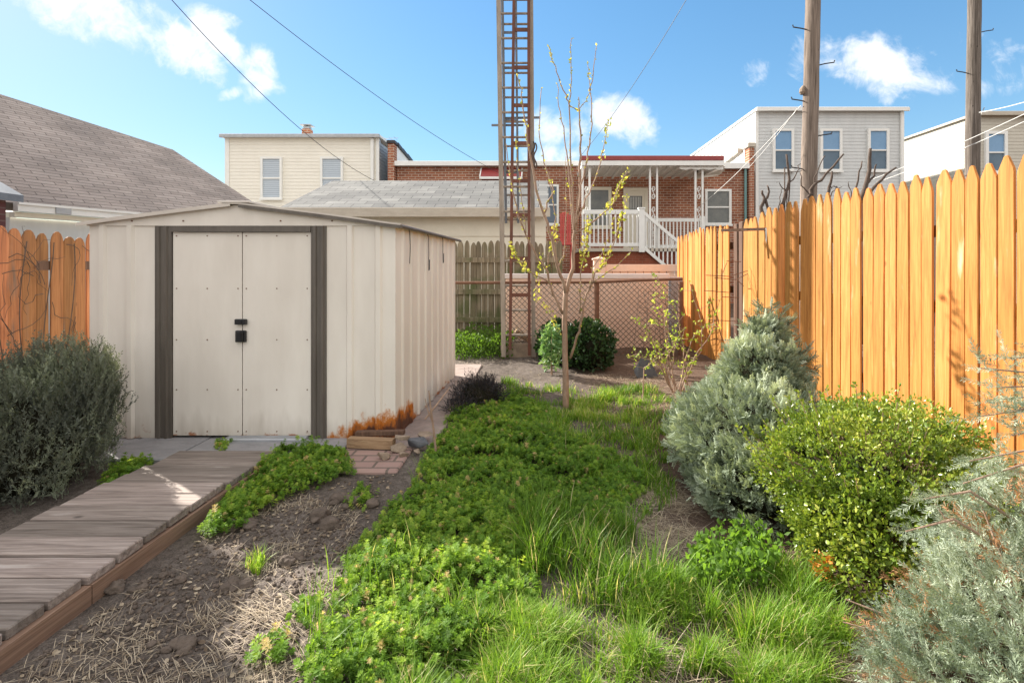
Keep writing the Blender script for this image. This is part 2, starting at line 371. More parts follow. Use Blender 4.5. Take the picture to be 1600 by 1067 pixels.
# ------------------------------------------------------------------ world, sun, camera
SUN_AZ, SUN_EL = math.radians(-54), math.radians(32)      # azimuth from +Y towards +X
sdir = Vector((math.sin(SUN_AZ)*math.cos(SUN_EL), math.cos(SUN_AZ)*math.cos(SUN_EL), math.sin(SUN_EL)))
sun = bpy.data.lights.new('sun', 'SUN'); sun.energy = 5.0; sun.angle = math.radians(.53); sun.color = (1, .93, .83)
so = bpy.data.objects.new('sun', sun); so.rotation_euler = (-sdir).to_track_quat('-Z', 'Y').to_euler(); so.location = (0, 0, 30); C.objects.link(so)
w = bpy.data.worlds.new('World'); bpy.context.scene.world = w; w.use_nodes = True
nt = w.node_tree; bg = nt.nodes['Background']; wo = nt.nodes['World Output']
sky = nt.nodes.new('ShaderNodeTexSky'); sky.sky_type = 'NISHITA'; sky.sun_disc = False
sky.sun_elevation = SUN_EL; sky.sun_rotation = SUN_AZ; sky.air_density = 1.0; sky.dust_density = .2; sky.ozone_density = 1.3
bg.inputs['Strength'].default_value = .122
bw_ = nt.nodes.new('ShaderNodeRGBToBW'); nt.links.new(sky.outputs[0], bw_.inputs[0])
hs_ = nt.nodes.new('ShaderNodeHueSaturation'); hs_.inputs['Saturation'].default_value = 1.22; hs_.inputs['Hue'].default_value = .492
def wmath(op, a, b=0.0):
    m = nt.nodes.new('ShaderNodeMath'); m.operation = op
    for k, v in enumerate((a, b)):
        if hasattr(v, 'is_output'): nt.links.new(v, m.inputs[k])
        else: m.inputs[k].default_value = v
    return m.outputs[0]
kk_ = wmath('DIVIDE', 1.0, wmath('ADD', 1.0, wmath('MULTIPLY', bw_.outputs[0], .17)))
vm_ = nt.nodes.new('ShaderNodeVectorMath'); vm_.operation = 'SCALE'; nt.links.new(sky.outputs[0], vm_.inputs[0]); nt.links.new(kk_, vm_.inputs['Scale'])
nt.links.new(vm_.outputs[0], hs_.inputs['Color']); nt.links.new(hs_.outputs[0], bg.inputs['Color'])
tc = nt.nodes.new('ShaderNodeTexCoord'); sx = nt.nodes.new('ShaderNodeSeparateXYZ'); nt.links.new(tc.outputs['Generated'], sx.inputs[0])
wy = wmath('MAXIMUM', sx.outputs[1], .05); cu = wmath('DIVIDE', sx.outputs[0], wy); cv = wmath('DIVIDE', sx.outputs[2], wy)
cc = nt.nodes.new('ShaderNodeCombineXYZ'); nt.links.new(cu, cc.inputs[0]); nt.links.new(cv, cc.inputs[1])
def wnoise(scale, detail, rough=.6, dist=0):
    n = nt.nodes.new('ShaderNodeTexNoise'); n.inputs['Scale'].default_value = scale; n.inputs['Detail'].default_value = detail
    n.inputs['Roughness'].default_value = rough; n.inputs['Distortion'].default_value = dist; nt.links.new(cc.outputs[0], n.inputs['Vector']); return n.outputs['Fac']
fb = wmath('ADD', wmath('MULTIPLY', wnoise(7, 9, .62, .4), .75), wmath('MULTIPLY', wnoise(26, 6, .6, .8), .25))
tot = None
# clouds as patches of sky directions: centre (east/north, up/north), half sizes, tilt, density
for px, py, a, b, rot, dens in [(150, 20, 150, 45, 18, 1.0), (275, 75, 85, 38, 30, .95), (365, 82, 95, 20, 40, 1.0), (405, 112, 30, 46, 5, 1.1), (320, 30, 60, 22, 15, .6), (380, 140, 50, 10, -20, .6),
                                (965, 190, 62, 40, 20, 1.05), (880, 200, 75, 36, 0, .85), (880, 245, 70, 26, 0, .8), (770, 210, 50, 20, 0, .35), (730, 245, 45, 16, 0, .45),
                                (1370, 105, 120, 50, 8, .95), (1285, 100, 65, 36, 20, .7), (1183, 110, 24, 26, 0, .55), (1520, 100, 130, 60, 0, .35), (60, 250, 200, 60, 0, .2)]:
    u0, v0, A, B = (px-PX)/F, (PY-py)/F, a/F, b/F; r = math.radians(rot); c_, s_ = math.cos(r), math.sin(r)
    du = wmath('SUBTRACT', cu, u0); dv = wmath('SUBTRACT', cv, v0)
    e1 = wmath('DIVIDE', wmath('SUBTRACT', wmath('MULTIPLY', du, c_), wmath('MULTIPLY', dv, s_)), A)
    e2 = wmath('DIVIDE', wmath('ADD', wmath('MULTIPLY', du, s_), wmath('MULTIPLY', dv, c_)), B)
    q = wmath('SUBTRACT', 1.0, wmath('MULTIPLY', wmath('ADD', wmath('MULTIPLY', e1, e1), wmath('MULTIPLY', e2, e2)), .5))
    q = wmath('MULTIPLY', wmath('MAXIMUM', q, 0.0), dens)
    tot = q if tot is None else wmath('MAXIMUM', tot, q)
k = wmath('ADD', wmath('MULTIPLY', tot, .95), wmath('MULTIPLY', wmath('SUBTRACT', fb, .5), 2.9))
k = wmath('MULTIPLY', k, wmath('GREATER_THAN', sx.outputs[1], .05))
mr = nt.nodes.new('ShaderNodeMapRange'); mr.interpolation_type = 'SMOOTHSTEP'; mr.inputs[1].default_value = .34; mr.inputs[2].default_value = 1.0
mr.inputs[4].default_value = .95; nt.links.new(wmath('MULTIPLY', k, wmath('MINIMUM', wmath('MULTIPLY', tot, 4.0), 1.0)), mr.inputs[0])
bg2 = nt.nodes.new('ShaderNodeBackground'); bg2.inputs['Color'].default_value = (.93, .96, 1, 1); bg2.inputs['Strength'].default_value = .50
ms = nt.nodes.new('ShaderNodeMixShader'); nt.links.new(mr.outputs[0], ms.inputs[0]); nt.links.new(bg.outputs[0], ms.inputs[1]); nt.links.new(bg2.outputs[0], ms.inputs[2])
# unseen warm white cloud cover added overhead and behind for fill light
n3 = nt.nodes.new('ShaderNodeTexNoise'); n3.inputs['Scale'].default_value = 3.2; n3.inputs['Detail'].default_value = 6; nt.links.new(tc.outputs['Generated'], n3.inputs['Vector'])
away = wmath('ADD', wmath('MULTIPLY', sx.outputs[1], -1.0), .25)
high = wmath('MULTIPLY', wmath('SUBTRACT', sx.outputs[2], .62), 1.6)
cover = wmath('ADD', wmath('MULTIPLY', wmath('MAXIMUM', away, high), 1.5), wmath('MULTIPLY', wmath('SUBTRACT', n3.outputs['Fac'], .5), 1.6))
mr2 = nt.nodes.new('ShaderNodeMapRange'); mr2.interpolation_type = 'SMOOTHSTEP'; mr2.inputs[1].default_value = .0; mr2.inputs[2].default_value = .45; mr2.inputs[4].default_value = .85
nt.links.new(wmath('MULTIPLY', cover, wmath('GREATER_THAN', wmath('MAXIMUM', away, high), 0.0)), mr2.inputs[0])
bg3 = nt.nodes.new('ShaderNodeBackground'); bg3.inputs['Color'].default_value = (1, .955, .90, 1); bg3.inputs['Strength'].default_value = .69
ms2 = nt.nodes.new('ShaderNodeMixShader'); nt.links.new(mr2.outputs[0], ms2.inputs[0]); nt.links.new(ms.outputs[0], ms2.inputs[1]); nt.links.new(bg3.outputs[0], ms2.inputs[2])
nt.links.new(ms2.outputs[0], wo.inputs['Surface'])
cam = bpy.data.cameras.new('camera'); co = bpy.data.objects.new('camera', cam); C.objects.link(co)
co.location = (0, 0, H); co.rotation_euler = (math.pi/2, 0, 0); cam.sensor_width = 36; cam.lens = 18
cam.shift_x = (800-PX)/1600; cam.shift_y = -(533.5-PY)/1600; cam.clip_start = .05; cam.clip_end = 3000
sc = bpy.context.scene; sc.camera = co
sc.view_settings.view_transform = 'Standard'; sc.view_settings.look = 'None'; sc.view_settings.gamma = 1; sc.view_settings.exposure = 1.30
sc.cycles.use_denoising = True; sc.cycles.max_bounces = 8; sc.cycles.transparent_max_bounces = 8

# ------------------------------------------------------------------ ground
def smooth(a, b, x):
    t = np.clip((np.asarray(x, float)-a)/(b-a), 0, 1); return t*t*(3-2*t)
def gh(x, y):
    x = np.asarray(x, float); y = np.asarray(y, float)
    near = (1-smooth(7, 10, np.abs(x)))*(1-smooth(9, 12, y))*smooth(-3, -1, y)
    shedz = smooth(-.95, -.6, x)                                            # flat under the paving
    bed = smooth(.9, 1.6, x)*smooth(1.2, 2.2, y)*.03
    soil = smooth(-1.72, -1.5, x)
    amp = .25+.75*np.maximum(soil*(1-smooth(3.0, 3.4, y)), shedz)
    amp = amp*np.where((x < -1.68) & (x > -2.5) & (y < 3.4), .15, 1)
    return near*(amp*((n2(x, y, 1.3)-.5)*.07+(n2(x, y, 9, 3.)-.5)*.035)+bed)-.008*(1-amp)
xs = np.concatenate([-np.geomspace(400, 5.2, 26), np.arange(-5, 4.6, .035), np.geomspace(4.8, 400, 26)])
ys = np.concatenate([-np.geomspace(400, .6, 22), np.arange(-.4, 9.2, .035), np.geomspace(9.4, 600, 26)])
gx, gy = np.meshgrid(xs, ys); V = np.stack([gx, gy, gh(gx, gy)], -1).reshape(-1, 3)
nx, ny = len(xs), len(ys); ii = (np.arange(ny-1)[:, None]*nx+np.arange(nx-1)[None]).ravel()
g = MB().add(V, np.stack([ii, ii+1, ii+nx+1, ii+nx], -1)).build('ground', M['soil'], None, True); tag(g, kind='structure')

# ------------------------------------------------------------------ foliage helpers
def frames(axis, roll=None, rng=RNG):
    axis = unit(axis); N = len(axis)
    r = unit(rng.normal(size=(N, 3))) if roll is None else np.broadcast_to(roll, (N, 3))
    a = unit(np.cross(axis, r)); b = np.cross(a, axis)
    return np.stack([a, axis, b], -1)           # columns: side, along, normal
LEAF_V = [(0, 0, 0), (.36, .45, .08), (0, 1, 0), (-.36, .45, .08)]; LEAF_F = [(0, 1, 2, 3)]
LEAF6_V = [(0, 0, 0), (.26, .3, .05), (.27, .68, .07), (0, 1, 0), (-.27, .68, .07), (-.26, .3, .05)]; LEAF6_F = [(0, 1, 2, 3), (0, 3, 4, 5)]
TRI_V = [(0, 0, 0), (.12, .5, 0), (0, 1, 0), (-.12, .5, 0)]; TRI_F = [(0, 1, 2, 3)]
def stampscaled(mb, TV, TF, axis, pos, size, tint, rng=RNG, roll=None):
    M_ = frames(axis, roll, rng)*np.asarray(size)[:, None, None]
    mb.stamp(TV, TF, M_, pos, tint)
def lumpy(c, r, n, rng, lump=.25, freq=2.2, zmin=.02, inner=.7, seed=0, hf=.38, gap=.33, gapf=7.5):
    d = unit(rng.normal(size=(n, 3))); c = np.asarray(c, float); r = np.asarray(r, float)
    k = 1+lump*(fbm(d*freq+20+seed, 3)-.5)*2+hf*(vnoise(d*9+60+seed)-.5)
    q = inner+(1-inner)*np.sqrt(rng.random(n))
    p = c+d*r*(k*q)[:, None]; nn = unit(d/r)
    m = (p[:, 2] > zmin) & ((vnoise(d*gapf+90+seed) > gap) | (rng.random(n) < .12))
    return p[m], nn[m], q[m]
def blob(c, r, rng, lump=.2, freq=2.2, seed=0, k=.8, mb=None):
    mb = mb or MB(); U, W = 28, 16; V = []
    th = np.linspace(0, 2*math.pi, U, endpoint=False); ph = np.linspace(.02, math.pi-.02, W)
    for p in ph:
        d = np.stack([np.cos(th)*math.sin(p), np.sin(th)*math.sin(p), np.full(U, math.cos(p))], -1)
        V.append(np.asarray(c)+d*np.asarray(r)*(k*(1+lump*(fbm(d*freq+20+seed, 3)-.5)*2))[:, None])
    V = np.concatenate(V); V[:, 2] = np.maximum(V[:, 2], -.02)
    Fq = [(i*U+j, i*U+(j+1) % U, (i+1)*U+(j+1) % U, (i+1)*U+j) for i in range(W-1) for j in range(U)]
    mb.add(V, Fq); return mb
def sprig_template(n, rng, length=1.0, nl=.3, nw=.05, up=.6, flat=False):
    V = [(.012, 0, 0), (0, length, 0), (-.012, 0, 0), (0, length*.5, .012)]; Fq = [(0, 3, 1, 2)]
    for k in range(n):
        t = .08+.92*(k+.5)/n; a = rng.random()*2*math.pi if not flat else (0 if k % 2 else math.pi)+rng.normal()*.25
        s = np.array([math.cos(a), up+rng.normal()*.1, math.sin(a)]); s /= np.linalg.norm(s); L = nl*(1-.45*t)*(.8+.4*rng.random())
        b = np.array([0, t*length, 0]); e = b+s*L; m = b+s*L*.55; q = unit(np.cross(s, [s[2]+.1, .3, -s[0]]))*nw*.5
        i = len(V); V += [tuple(b), tuple(m+q), tuple(e), tuple(m-q)]; Fq.append((i, i+1, i+2, i+3))
    return np.array(V), np.array(Fq)
def pip(poly, x, y):
    poly = np.asarray(poly)[:, :2]; ins = np.zeros(len(x), bool); j = len(poly)-1
    for i in range(len(poly)):
        xi, yi = poly[i]; xj, yj = poly[j]
        ins ^= ((yi > y) != (yj > y)) & (x < (xj-xi)*(y-yi)/(yj-yi+1e-12)+xi); j = i
    return ins
def scatter(poly, n, rng):
    poly = np.asarray(poly)[:, :2]; lo, hi = poly.min(0), poly.max(0)
    x = lo[0]+(hi[0]-lo[0])*rng.random(n); y = lo[1]+(hi[1]-lo[1])*rng.random(n)
    m = pip(poly, x, y); return x[m], y[m]
def edge_dist(poly, x, y):
    poly = np.asarray(poly)[:, :2]; d = np.full(len(x), 9.)
    for a, b in zip(poly, np.roll(poly, -1, 0)):
        ab = b-a; t = np.clip(((x-a[0])*ab[0]+(y-a[1])*ab[1])/(ab@ab+1e-9), 0, 1)
        d = np.minimum(d, np.hypot(x-a[0]-t*ab[0], y-a[1]-t*ab[1]))
    return d
def blades(mb, x, y, h, wd, rng, bend=.5, tint=None, z0=None, az=None):
    N = len(x); az = rng.random(N)*2*math.pi if az is None else az
    d = np.stack([np.cos(az), np.sin(az), 0*az], -1); sd = np.stack([-np.sin(az), np.cos(az), 0*az], -1)
    b = bend*(.3+rng.random(N)); z0 = gh(x, y) if z0 is None else z0
    base = np.stack([x, y, z0], -1); V = []
    for t, wk in ((0, 1), (.35, .95), (.7, .65), (1, 0)):
        c = base+d*(h*b*t*t)[:, None]+np.array([0, 0, 1])*(h*(t-.35*b*t*t))[:, None]
        if wk: V += [c-sd*(wd*wk/2)[:, None], c+sd*(wd*wk/2)[:, None]]
        else: V.append(c)
    V = np.stack(V, 1); i0 = np.arange(N)*7
    q = np.concatenate([np.stack([i0+a, i0+a+1, i0+a+3, i0+a+2], -1) for a in (0, 2)]); tr = np.stack([i0+4, i0+5, i0+6], -1)
    n0 = mb.n
    mb.v.append(V.reshape(-1, 3)); mb.f += [q+n0, tr+n0]; mb.t.append(np.repeat(rng.random(N) if tint is None else tint, 7)); mb.n += 7*N

# ------------------------------------------------------------------ lawn stuff
rg = np.random.default_rng(11)
def gp(*pts): return np.array([G(*p)[:2] for p in pts])
clover_main = gp((500, 990), (520, 930), (545, 870), (600, 800), (640, 765), (668, 705), (700, 668), (790, 655), (900, 690), (985, 720), (1020, 760), (985, 800), (985, 860), (860, 860), (845, 905), (850, 1000), (800, 1067), (650, 1110), (460, 1120), (470, 1050))
clover_walk = gp((312, 838), (350, 785), (430, 712), (480, 702), (540, 712), (556, 744), (500, 765), (440, 790), (380, 830), (330, 850))
clover_bush = gp((150, 770), (180, 722), (232, 722), (250, 728), (190, 765), (120, 812))
clover_small = [gp((380, 1040), (430, 990), (470, 1010), (440, 1050)), gp((440, 980), (470, 935), (510, 950), (480, 985)), gp((535, 790), (560, 755), (590, 770), (570, 800)), gp((330, 705), (345, 690), (362, 692), (350, 712))]
clover_back = gp((690, 665), (720, 640), (800, 615), (870, 640), (860, 690), (790, 662))
leafy_weed = gp((1070, 920), (1090, 875), (1160, 858), (1230, 905), (1200, 940), (1100, 950))
TRIF_V = np.array([(0, 0, 0), (.5, .35, .12), (.25, .95, .1), (-.3, .8, .05)])
def whorl_template(rng):
    V = [(.02, 0, 0), (0, 0, 1), (-.02, 0, 0), (0, .02, .5)]; Fq = [(0, 1, 2, 3)]
    for t, n, L, up in ((.38, 5, .42, .15), (.66, 6, .46, .3), (.90, 6, .40, .55), (1.0, 4, .24, 1.1)):
        a0 = rng.random()*6
        for k in range(n):
            a = a0+k*2*math.pi/n+rng.normal()*.15; u = up+rng.normal()*.12; l = L*(.8+.4*rng.random())
            d = unit([math.cos(a), math.sin(a), u]); sd = np.array([-math.sin(a), math.cos(a), .1*rng.normal()]); b = np.array([0, 0, t]); w = l*.24
            i = len(V); V += [tuple(b), tuple(b+d*l*.55+sd*w), tuple(b+d*l-[0, 0, l*.12]), tuple(b+d*l*.55-sd*w)]; Fq.append((i, i+1, i+2, i+3))
    return np.array(V), np.array(Fq)
WT = [whorl_template(np.random.default_rng(90+k)) for k in range(4)]
def clover(mb, poly, dens, hmax, size, rng, edge=.18):
    a = np.asarray(poly)[:, :2]; area = np.ptp(a[:, 0])*np.ptp(a[:, 1])
    x, y = scatter(poly, int(area*dens), rng)
    e = np.clip(edge_dist(poly, x, y)/edge, 0, 1); keep = rng.random(len(x)) < .2+.8*e; x, y, e = x[keep], y[keep], e[keep]
    hm = (.30+.70*n2(x, y, 3.2, 1.))*(.25+1.2*n2(x, y, 12, 2., 2)**1.0)*1.3*hmax*np.sqrt(.12+.88*e)
    holes = n2(x, y, 6, 8.) < .45; hm = np.where(holes, hm*.3, hm); tall = rng.random(len(x)) < .06; hm = np.where(tall, hm*1.25+.03, hm); N = len(x)
    s_ = size*(.45+.9*rng.random(N))*(.75+.5*n2(x, y, 3.1, 14.))
    z = gh(x, y)+np.maximum(hm-s_*.7, 0)*(.45+.55*np.sqrt(rng.random(N)))
    patch = n2(x, y, 2.2, 4.); tint = np.clip(.12+.55*patch+.35*(n2(x, y, 14, 6.)-.5)+rng.normal(size=N)*.13, 0, .93)
    up = unit(np.stack([rng.normal(size=N)*.38, rng.normal(size=N)*.38, np.ones(N)], -1)); az = rng.random(N)*6.3
    sd = unit(np.cross(up, np.stack([np.cos(az), np.sin(az), 0*az], -1))); fw = np.cross(up, sd)
    tint = np.where(rng.random(N) < .035, 1.0, tint); M_ = np.stack([sd, fw, up], -1)*s_[:, None, None]; pos = np.stack([x, y, z], -1); pick = rng.integers(0, 4, N)
    for k in range(4):
        m = pick == k; mb.stamp(WT[k][0], WT[k][1], M_[m], pos[m], tint[m])
mb = MB()
clover(mb, clover_main, 9500, .105, .033, rg)
clover(mb, clover_walk, 11000, .14, .033, rg, .1)
clover(mb, clover_bush, 4000, .12, .045, rg, .1)
clover(mb, clover_back, 6000, .08, .04, rg)
for q in clover_small: clover(mb, q, 5000, .06, .036, rg, .08)
tag(mb.build('clover_ground_cover', M['clover']), 'low leafy green ground cover spreading over the middle of the yard', 'ground cover', kind='stuff')
mb = MB()
def lawn(poly, dens, h, wd, bend=.6, tb=.45, clump=5, thr=.42):
    a = np.asarray(poly)[:, :2]; x, y = scatter(poly, int(np.ptp(a[:, 0])*np.ptp(a[:, 1])*dens), rg)
    c = n2(x, y, clump, 7., 2); k = rg.random(len(x)) < np.clip((c-thr)*6, .06, 1); x, y, c = x[k], y[k], c[k]
    hh = h*(.4+1.1*np.clip((c-.3)*2, 0, 1))*(.5+.7*rg.random(len(x)))
    tt = np.clip(tb+.5*(n2(x, y, 2, 9.)-.5)+rg.normal(size=len(x))*.13, 0, .92)
    dry = rg.random(len(x)) < .08; tt = np.where(dry, 1.0, tt)
    blades(mb, x, y, hh, wd*(.6+.7*rg.random(len(x))), rg, bend, tt)
lawn(gp((600, 1010), (700, 975), (830, 925), (960, 930), (1080, 905), (1250, 890), (1300, 930), (1330, 1030), (1360, 1200), (560, 1250), (560, 1080)), 46000, .105, .0034, .75, .62, 9, .475)
lawn(gp((1090, 960), (1110, 880), (1200, 880), (1260, 900), (1310, 1000), (1180, 1050)), 18000, .15, .0038, .65, .6, 8, .44)
lawn(gp((820, 900), (815, 830), (900, 810), (985, 830), (1010, 880), (1080, 940), (960, 960), (850, 950)), 11000, .20, .004, .6, .35, 6, .42)
lawn(gp((860, 700), (960, 690), (1040, 700), (1060, 780), (980, 830), (900, 760)), 8000, .09, .005, .7, .45, 7, .44)
lawn(gp((700, 645), (790, 598), (880, 612), (1000, 605), (1070, 635), (1060, 700), (950, 705), (860, 690), (760, 670)), 6500, .085, .006, .7, .45, 6, .43)
lawn(gp((890, 655), (905, 628), (970, 618), (1020, 640), (1000, 668)), 7000, .12, .006, .6, .75, 6, .38)
lawn(clover_main, 1500, .16, .0032, .6, .6, 6, .55)
lawn(gp((450, 990), (520, 900), (620, 870), (700, 930), (640, 1080), (480, 1090)), 900, .16, .004, .5, .6)
lawn(gp((380, 890), (400, 870), (415, 880), (405, 900)), 20000, .07, .004, .7, .8, 5, 0)
tag(mb.build('grass', M['grass']), 'tufted green grass growing across the foreground and round the young tree', 'grass', kind='stuff')
# weeds by the far wooden fence
mb = MB(); 
for poly, d, h in ((np.array([(-1.05, 7.0), (-.35, 7.2), (-.3, 8.1), (-1.6, 8.2), (-1.3, 7.2)]), 5000, .36), (leafy_weed, 14000, .16)):
    a = poly; x, y = scatter(poly, int(np.ptp(a[:, 0])*np.ptp(a[:, 1])*d), rg); N = len(x)
    z = gh(x, y)+h*rg.random(N)*(.4+n2(x, y, 4)); ax = unit(rg.normal(size=(N, 3))*.7+[0, 0, .6])
    stampscaled(mb, LEAF_V, LEAF_F, ax, np.stack([x, y, z], -1), (.035 if h > .3 else .028)*(.6+.8*rg.random(N)), np.clip(rg.random(N)*(.22 if h > .3 else .38), 0, 1), rg)
tag(mb.build('weeds', M['clover']), 'dark green weeds at the foot of the mossy fence and beside the conifer', 'weeds', kind='stuff')
# straw and dead stems
mb = MB()
def strawfield(poly, n, L, clump=3.5, thr=.42, flat=.12):
    x, y = scatter(poly, n, rg); c = n2(x, y, clump, 12., 3); k = rg.random(len(x)) < np.clip((c-thr)*6, .05, 1); x, y = x[k], y[k]; N = len(x)
    az = np.where(rg.random(N) < .25, n2(x, y, 1.2, 30.)*5, rg.random(N)*6.3); el = np.abs(rg.normal(size=N))*flat
    d = np.stack([np.cos(az)*np.cos(el), np.sin(az)*np.cos(el), np.sin(el)], -1)
    l = L*(.35+1.0*rg.random(N)); sz = l
    M_ = frames(d, np.array([0, 0, 1.]), rg); M_[:, :, 1] *= l[:, None]; M_[:, :, 0] *= .003; M_[:, :, 2] *= .02
    T = np.array([(-.3, 0, 0), (.3, 0, 0), (.3, .5, .15), (-.3, .5, .15), (.1, 1, 0), (-.1, 1, 0)])
    mb.stamp(T, np.array([(0, 1, 2, 3), (3, 2, 4, 5)]), M_, np.stack([x, y, gh(x, y)+.006], -1), np.clip(.25+.75*rg.random(N)*(.5+c[k]), 0, 1))
strawfield(gp((0, 1067), (120, 985), (330, 830), (470, 775), (560, 800), (545, 880), (520, 960), (480, 1020), (470, 1120), (0, 1250)), 5500, .06)
strawfield(gp((130, 1067), (250, 960), (420, 950), (520, 940), (470, 1120), (50, 1200)), 2600, .075, 5, .45)
strawfield(gp((940, 790), (990, 740), (1080, 770), (1100, 860), (1000, 900), (980, 830)), 5000, .10, 3, .35)
strawfield(gp((900, 640), (930, 580), (1060, 590), (1090, 640), (1020, 690)), 5000, .10, 3, .4)
strawfield(gp((700, 600), (720, 560), (850, 560), (960, 570), (880, 620), (760, 620)), 2500, .09)
strawfield(gp((1290, 960), (1340, 930), (1420, 960), (1440, 1080), (1340, 1080)), 4000, .07, 3, .3)
strawfield(gp((600, 1067), (700, 960), (900, 930), (1250, 920), (1330, 1067), (700, 1200)), 4500, .12, 3, .45, .3)
for q_, n_ in ((gp((0, 1067), (120, 985), (330, 830), (470, 760), (620, 740), (545, 880), (480, 1020), (470, 1120), (0, 1250)), 1500), (gp((900, 640), (760, 560), (1060, 560), (1090, 640), (1080, 800), (1060, 900), (980, 860), (930, 780)), 1600), (gp((1290, 960), (1340, 930), (1420, 960), (1440, 1080), (1340, 1080)), 500)):
    x, y = scatter(q_, n_, rg); N = len(x); az = rg.random(N)*6.3; ax = unit(np.stack([np.cos(az), np.sin(az), rg.normal(size=N)*.2], -1))
    up = unit(np.stack([rg.normal(size=N)*.3, rg.normal(size=N)*.3, np.ones(N)], -1)); sd = unit(np.cross(ax, up)); nm = np.cross(sd, ax)
    mb.stamp(LEAF6_V, LEAF6_F, np.stack([sd, ax, nm], -1)*(.008+.018*rg.random(N))[:, None, None], np.stack([x, y, gh(x, y)+.006], -1), rg.random(N)**1.5*.8)
tag(mb.build('dry_straw', M['straw']), 'pale dry straw and dead grass stems scattered on bare soil', 'straw', kind='stuff')
mb = MB()
for px, py, n, R in ((372, 822, 9, .05), (545, 785, 6, .05), (495, 812, 4, .05), (205, 915, 5, .04), (370, 915, 7, .035), (280, 1010, 8, .035), (300, 905, 3, .04), (450, 880, 4, .04)):
    for k in range(n):
        c = G(px+rg.normal()*14, py+rg.normal()*5); s = R*(.35+.5*rg.random()); c[2] = gh(c[0], c[1])+s*.35
        blob(c, (s*1.2, s, s*.8), rg, .5, 1.8, rg.random()*30, 1.0, mb)
x, y = scatter(gp((0, 1067), (120, 985), (330, 830), (470, 775), (560, 800), (545, 880), (480, 1020), (470, 1120), (0, 1250)), 4200, rg)
oct_ = np.array([(1, 0, 0), (-1, 0, 0), (0, 1, 0), (0, -1, 0), (0, 0, 1), (0, 0, -1)])*.8; of = np.array([(0, 2, 4), (2, 1, 4), (1, 3, 4), (3, 0, 4), (2, 0, 5), (1, 2, 5), (3, 1, 5), (0, 3, 5)])
stampscaled(mb, oct_, of, unit(rg.normal(size=(len(x), 3))), np.stack([x, y, gh(x, y)+.003], -1), .003+.014*rg.random(len(x))**3, .5, rg)
tag(mb.build('earth_clods', M['clod'], None, True), 'dark clods of earth lying on the bare soil beside the walkway', 'earth clods', kind='stuff')

# ------------------------------------------------------------------ paving and walkway
mb = MB()
rs = np.random.default_rng(5)
def stone_poly(mb, pts, z0, z1, tint):
    mb.prism([(p[0], p[1], z0) for p in pts], (0, 0, z1-z0), tint)
for k, (x0, x1, y0, y1) in enumerate([(-3.5, -2.95, 3.42, 6.3), (-2.94, -2.45, 3.38, 6.3), (-2.44, -1.75, 3.50, 6.3), (-1.74, -1.36, 3.22, 6.3)]):
    mb.bbox(x0, x1, y0, y1, -.1, .018+.004*(k % 2), .008)
tag(mb.build('flagstone_paving', M['slab']), kind='structure')
mb = MB()
mb.bbox(-1.35, -.88, 3.20, 3.62, -.1, .016, .01); tag(mb.build('brick_path', M['paver']), kind='structure')
mb = MB().bbox(-1.3, -.74, 3.63, 4.7, -.1, .012, .01); mb.bbox(-1.3, -.70, 4.71, 5.7, -.1, .010, .01); mb.bbox(-1.3, -.72, 5.71, 6.7, -.1, .013, .01)
tag(mb.build('side_path', M['pink_concrete']), kind='structure')
wk = thing('wooden_walkway', 'weathered grey plank walkway leading to the shed door with orange side board', 'walkway', (-2.06, 2.4, 0))
mb = MB(); y = .5; k = 0
def dz(y): return .105-.045*smooth(2.4, 3.45, y)
while y < 3.42:
    pw = .142+.008*rs.random(); a = -2.40+rs.normal()*.006; b = -1.735+rs.normal()*.005; t = rs.normal()*.002; z = dz(y)
    mb.bbox(a, b, y+.007, y+pw-.007, z-.035, z+t, .005, rs.random()); y += pw; k += 1
mb.build('deck', M['deck'], wk)
mb = MB()
for j in range(4):
    y0, y1 = .5+j*.74, .5+(j+1)*.74-.006
    mb.add([(x, yy, zz) for x in (-1.755, -1.72) for yy, z0 in ((y0, -.05), (y1, -.05)) for zz in (z0, dz(yy)-.037)], [(0, 1, 3, 2), (4, 6, 7, 5), (0, 2, 6, 4), (1, 5, 7, 3), (0, 4, 5, 1), (2, 3, 7, 6)])
mb.build('edge_board', M['edge_board'], wk)
mb = MB().box(-2.39, -2.36, .5, 3.4, -.05, .058); mb.build('edge_board', M['post_dark'], wk)

# ------------------------------------------------------------------ shed
SX0, SX1, SY0, SY1 = -3.325, -1.055, 3.8, 6.0
sh = thing('garden_shed', 'beige ribbed metal garden shed with dark door posts and rusty corner', 'shed', (-2.23, 3.8, 0))
def ribbed(mb, a, b, ribs, z0, z1f, nrm, rw=.03, rd=.018, th=.012):
    # vertical ribbed sheet from point a to b (xy); ribs = distances along
    a, b = np.array(a, float), np.array(b, float); L = np.linalg.norm(b-a); d = (b-a)/L; n = np.array(nrm, float)
    prof = [(0, 0)]
    for r in ribs: prof += [(r-rw, 0), (r-rw*.55, rd), (r+rw*.55, rd), (r+rw, 0)]
    prof += [(L, 0)]
    lo = [np.append(a+d*s+n*o, z0) for s, o in prof]; up = [np.append(a+d*s+n*o, z1f(s)) for s, o in prof]
    lo2 = [np.append(a+d*s+n*(o-th), z0) for s, o in prof]; up2 = [np.append(a+d*s+n*(o-th), z1f(s)) for s, o in prof]
    m = len(prof); Fq = [(k, k+1, m+k+1, m+k) for k in range(m-1)]+[(2*m+k+1, 2*m+k, 3*m+k, 3*m+k+1) for k in range(m-1)]
    Fq += [(0, m, 3*m, 2*m), (m-1, 3*m-1, 4*m-1, 2*m-1)]
    mb.add(lo+up+lo2+up2, Fq)
EZ = 1.60
PEAK = -2.23
def gz(x):  # roof height at x: two shallow slopes with a softened peak
    t = abs(x-PEAK)/1.095; return 1.612+.142*(1-t)**.92 if t < 1 else 1.612-.13*(t-1)
mb = MB()
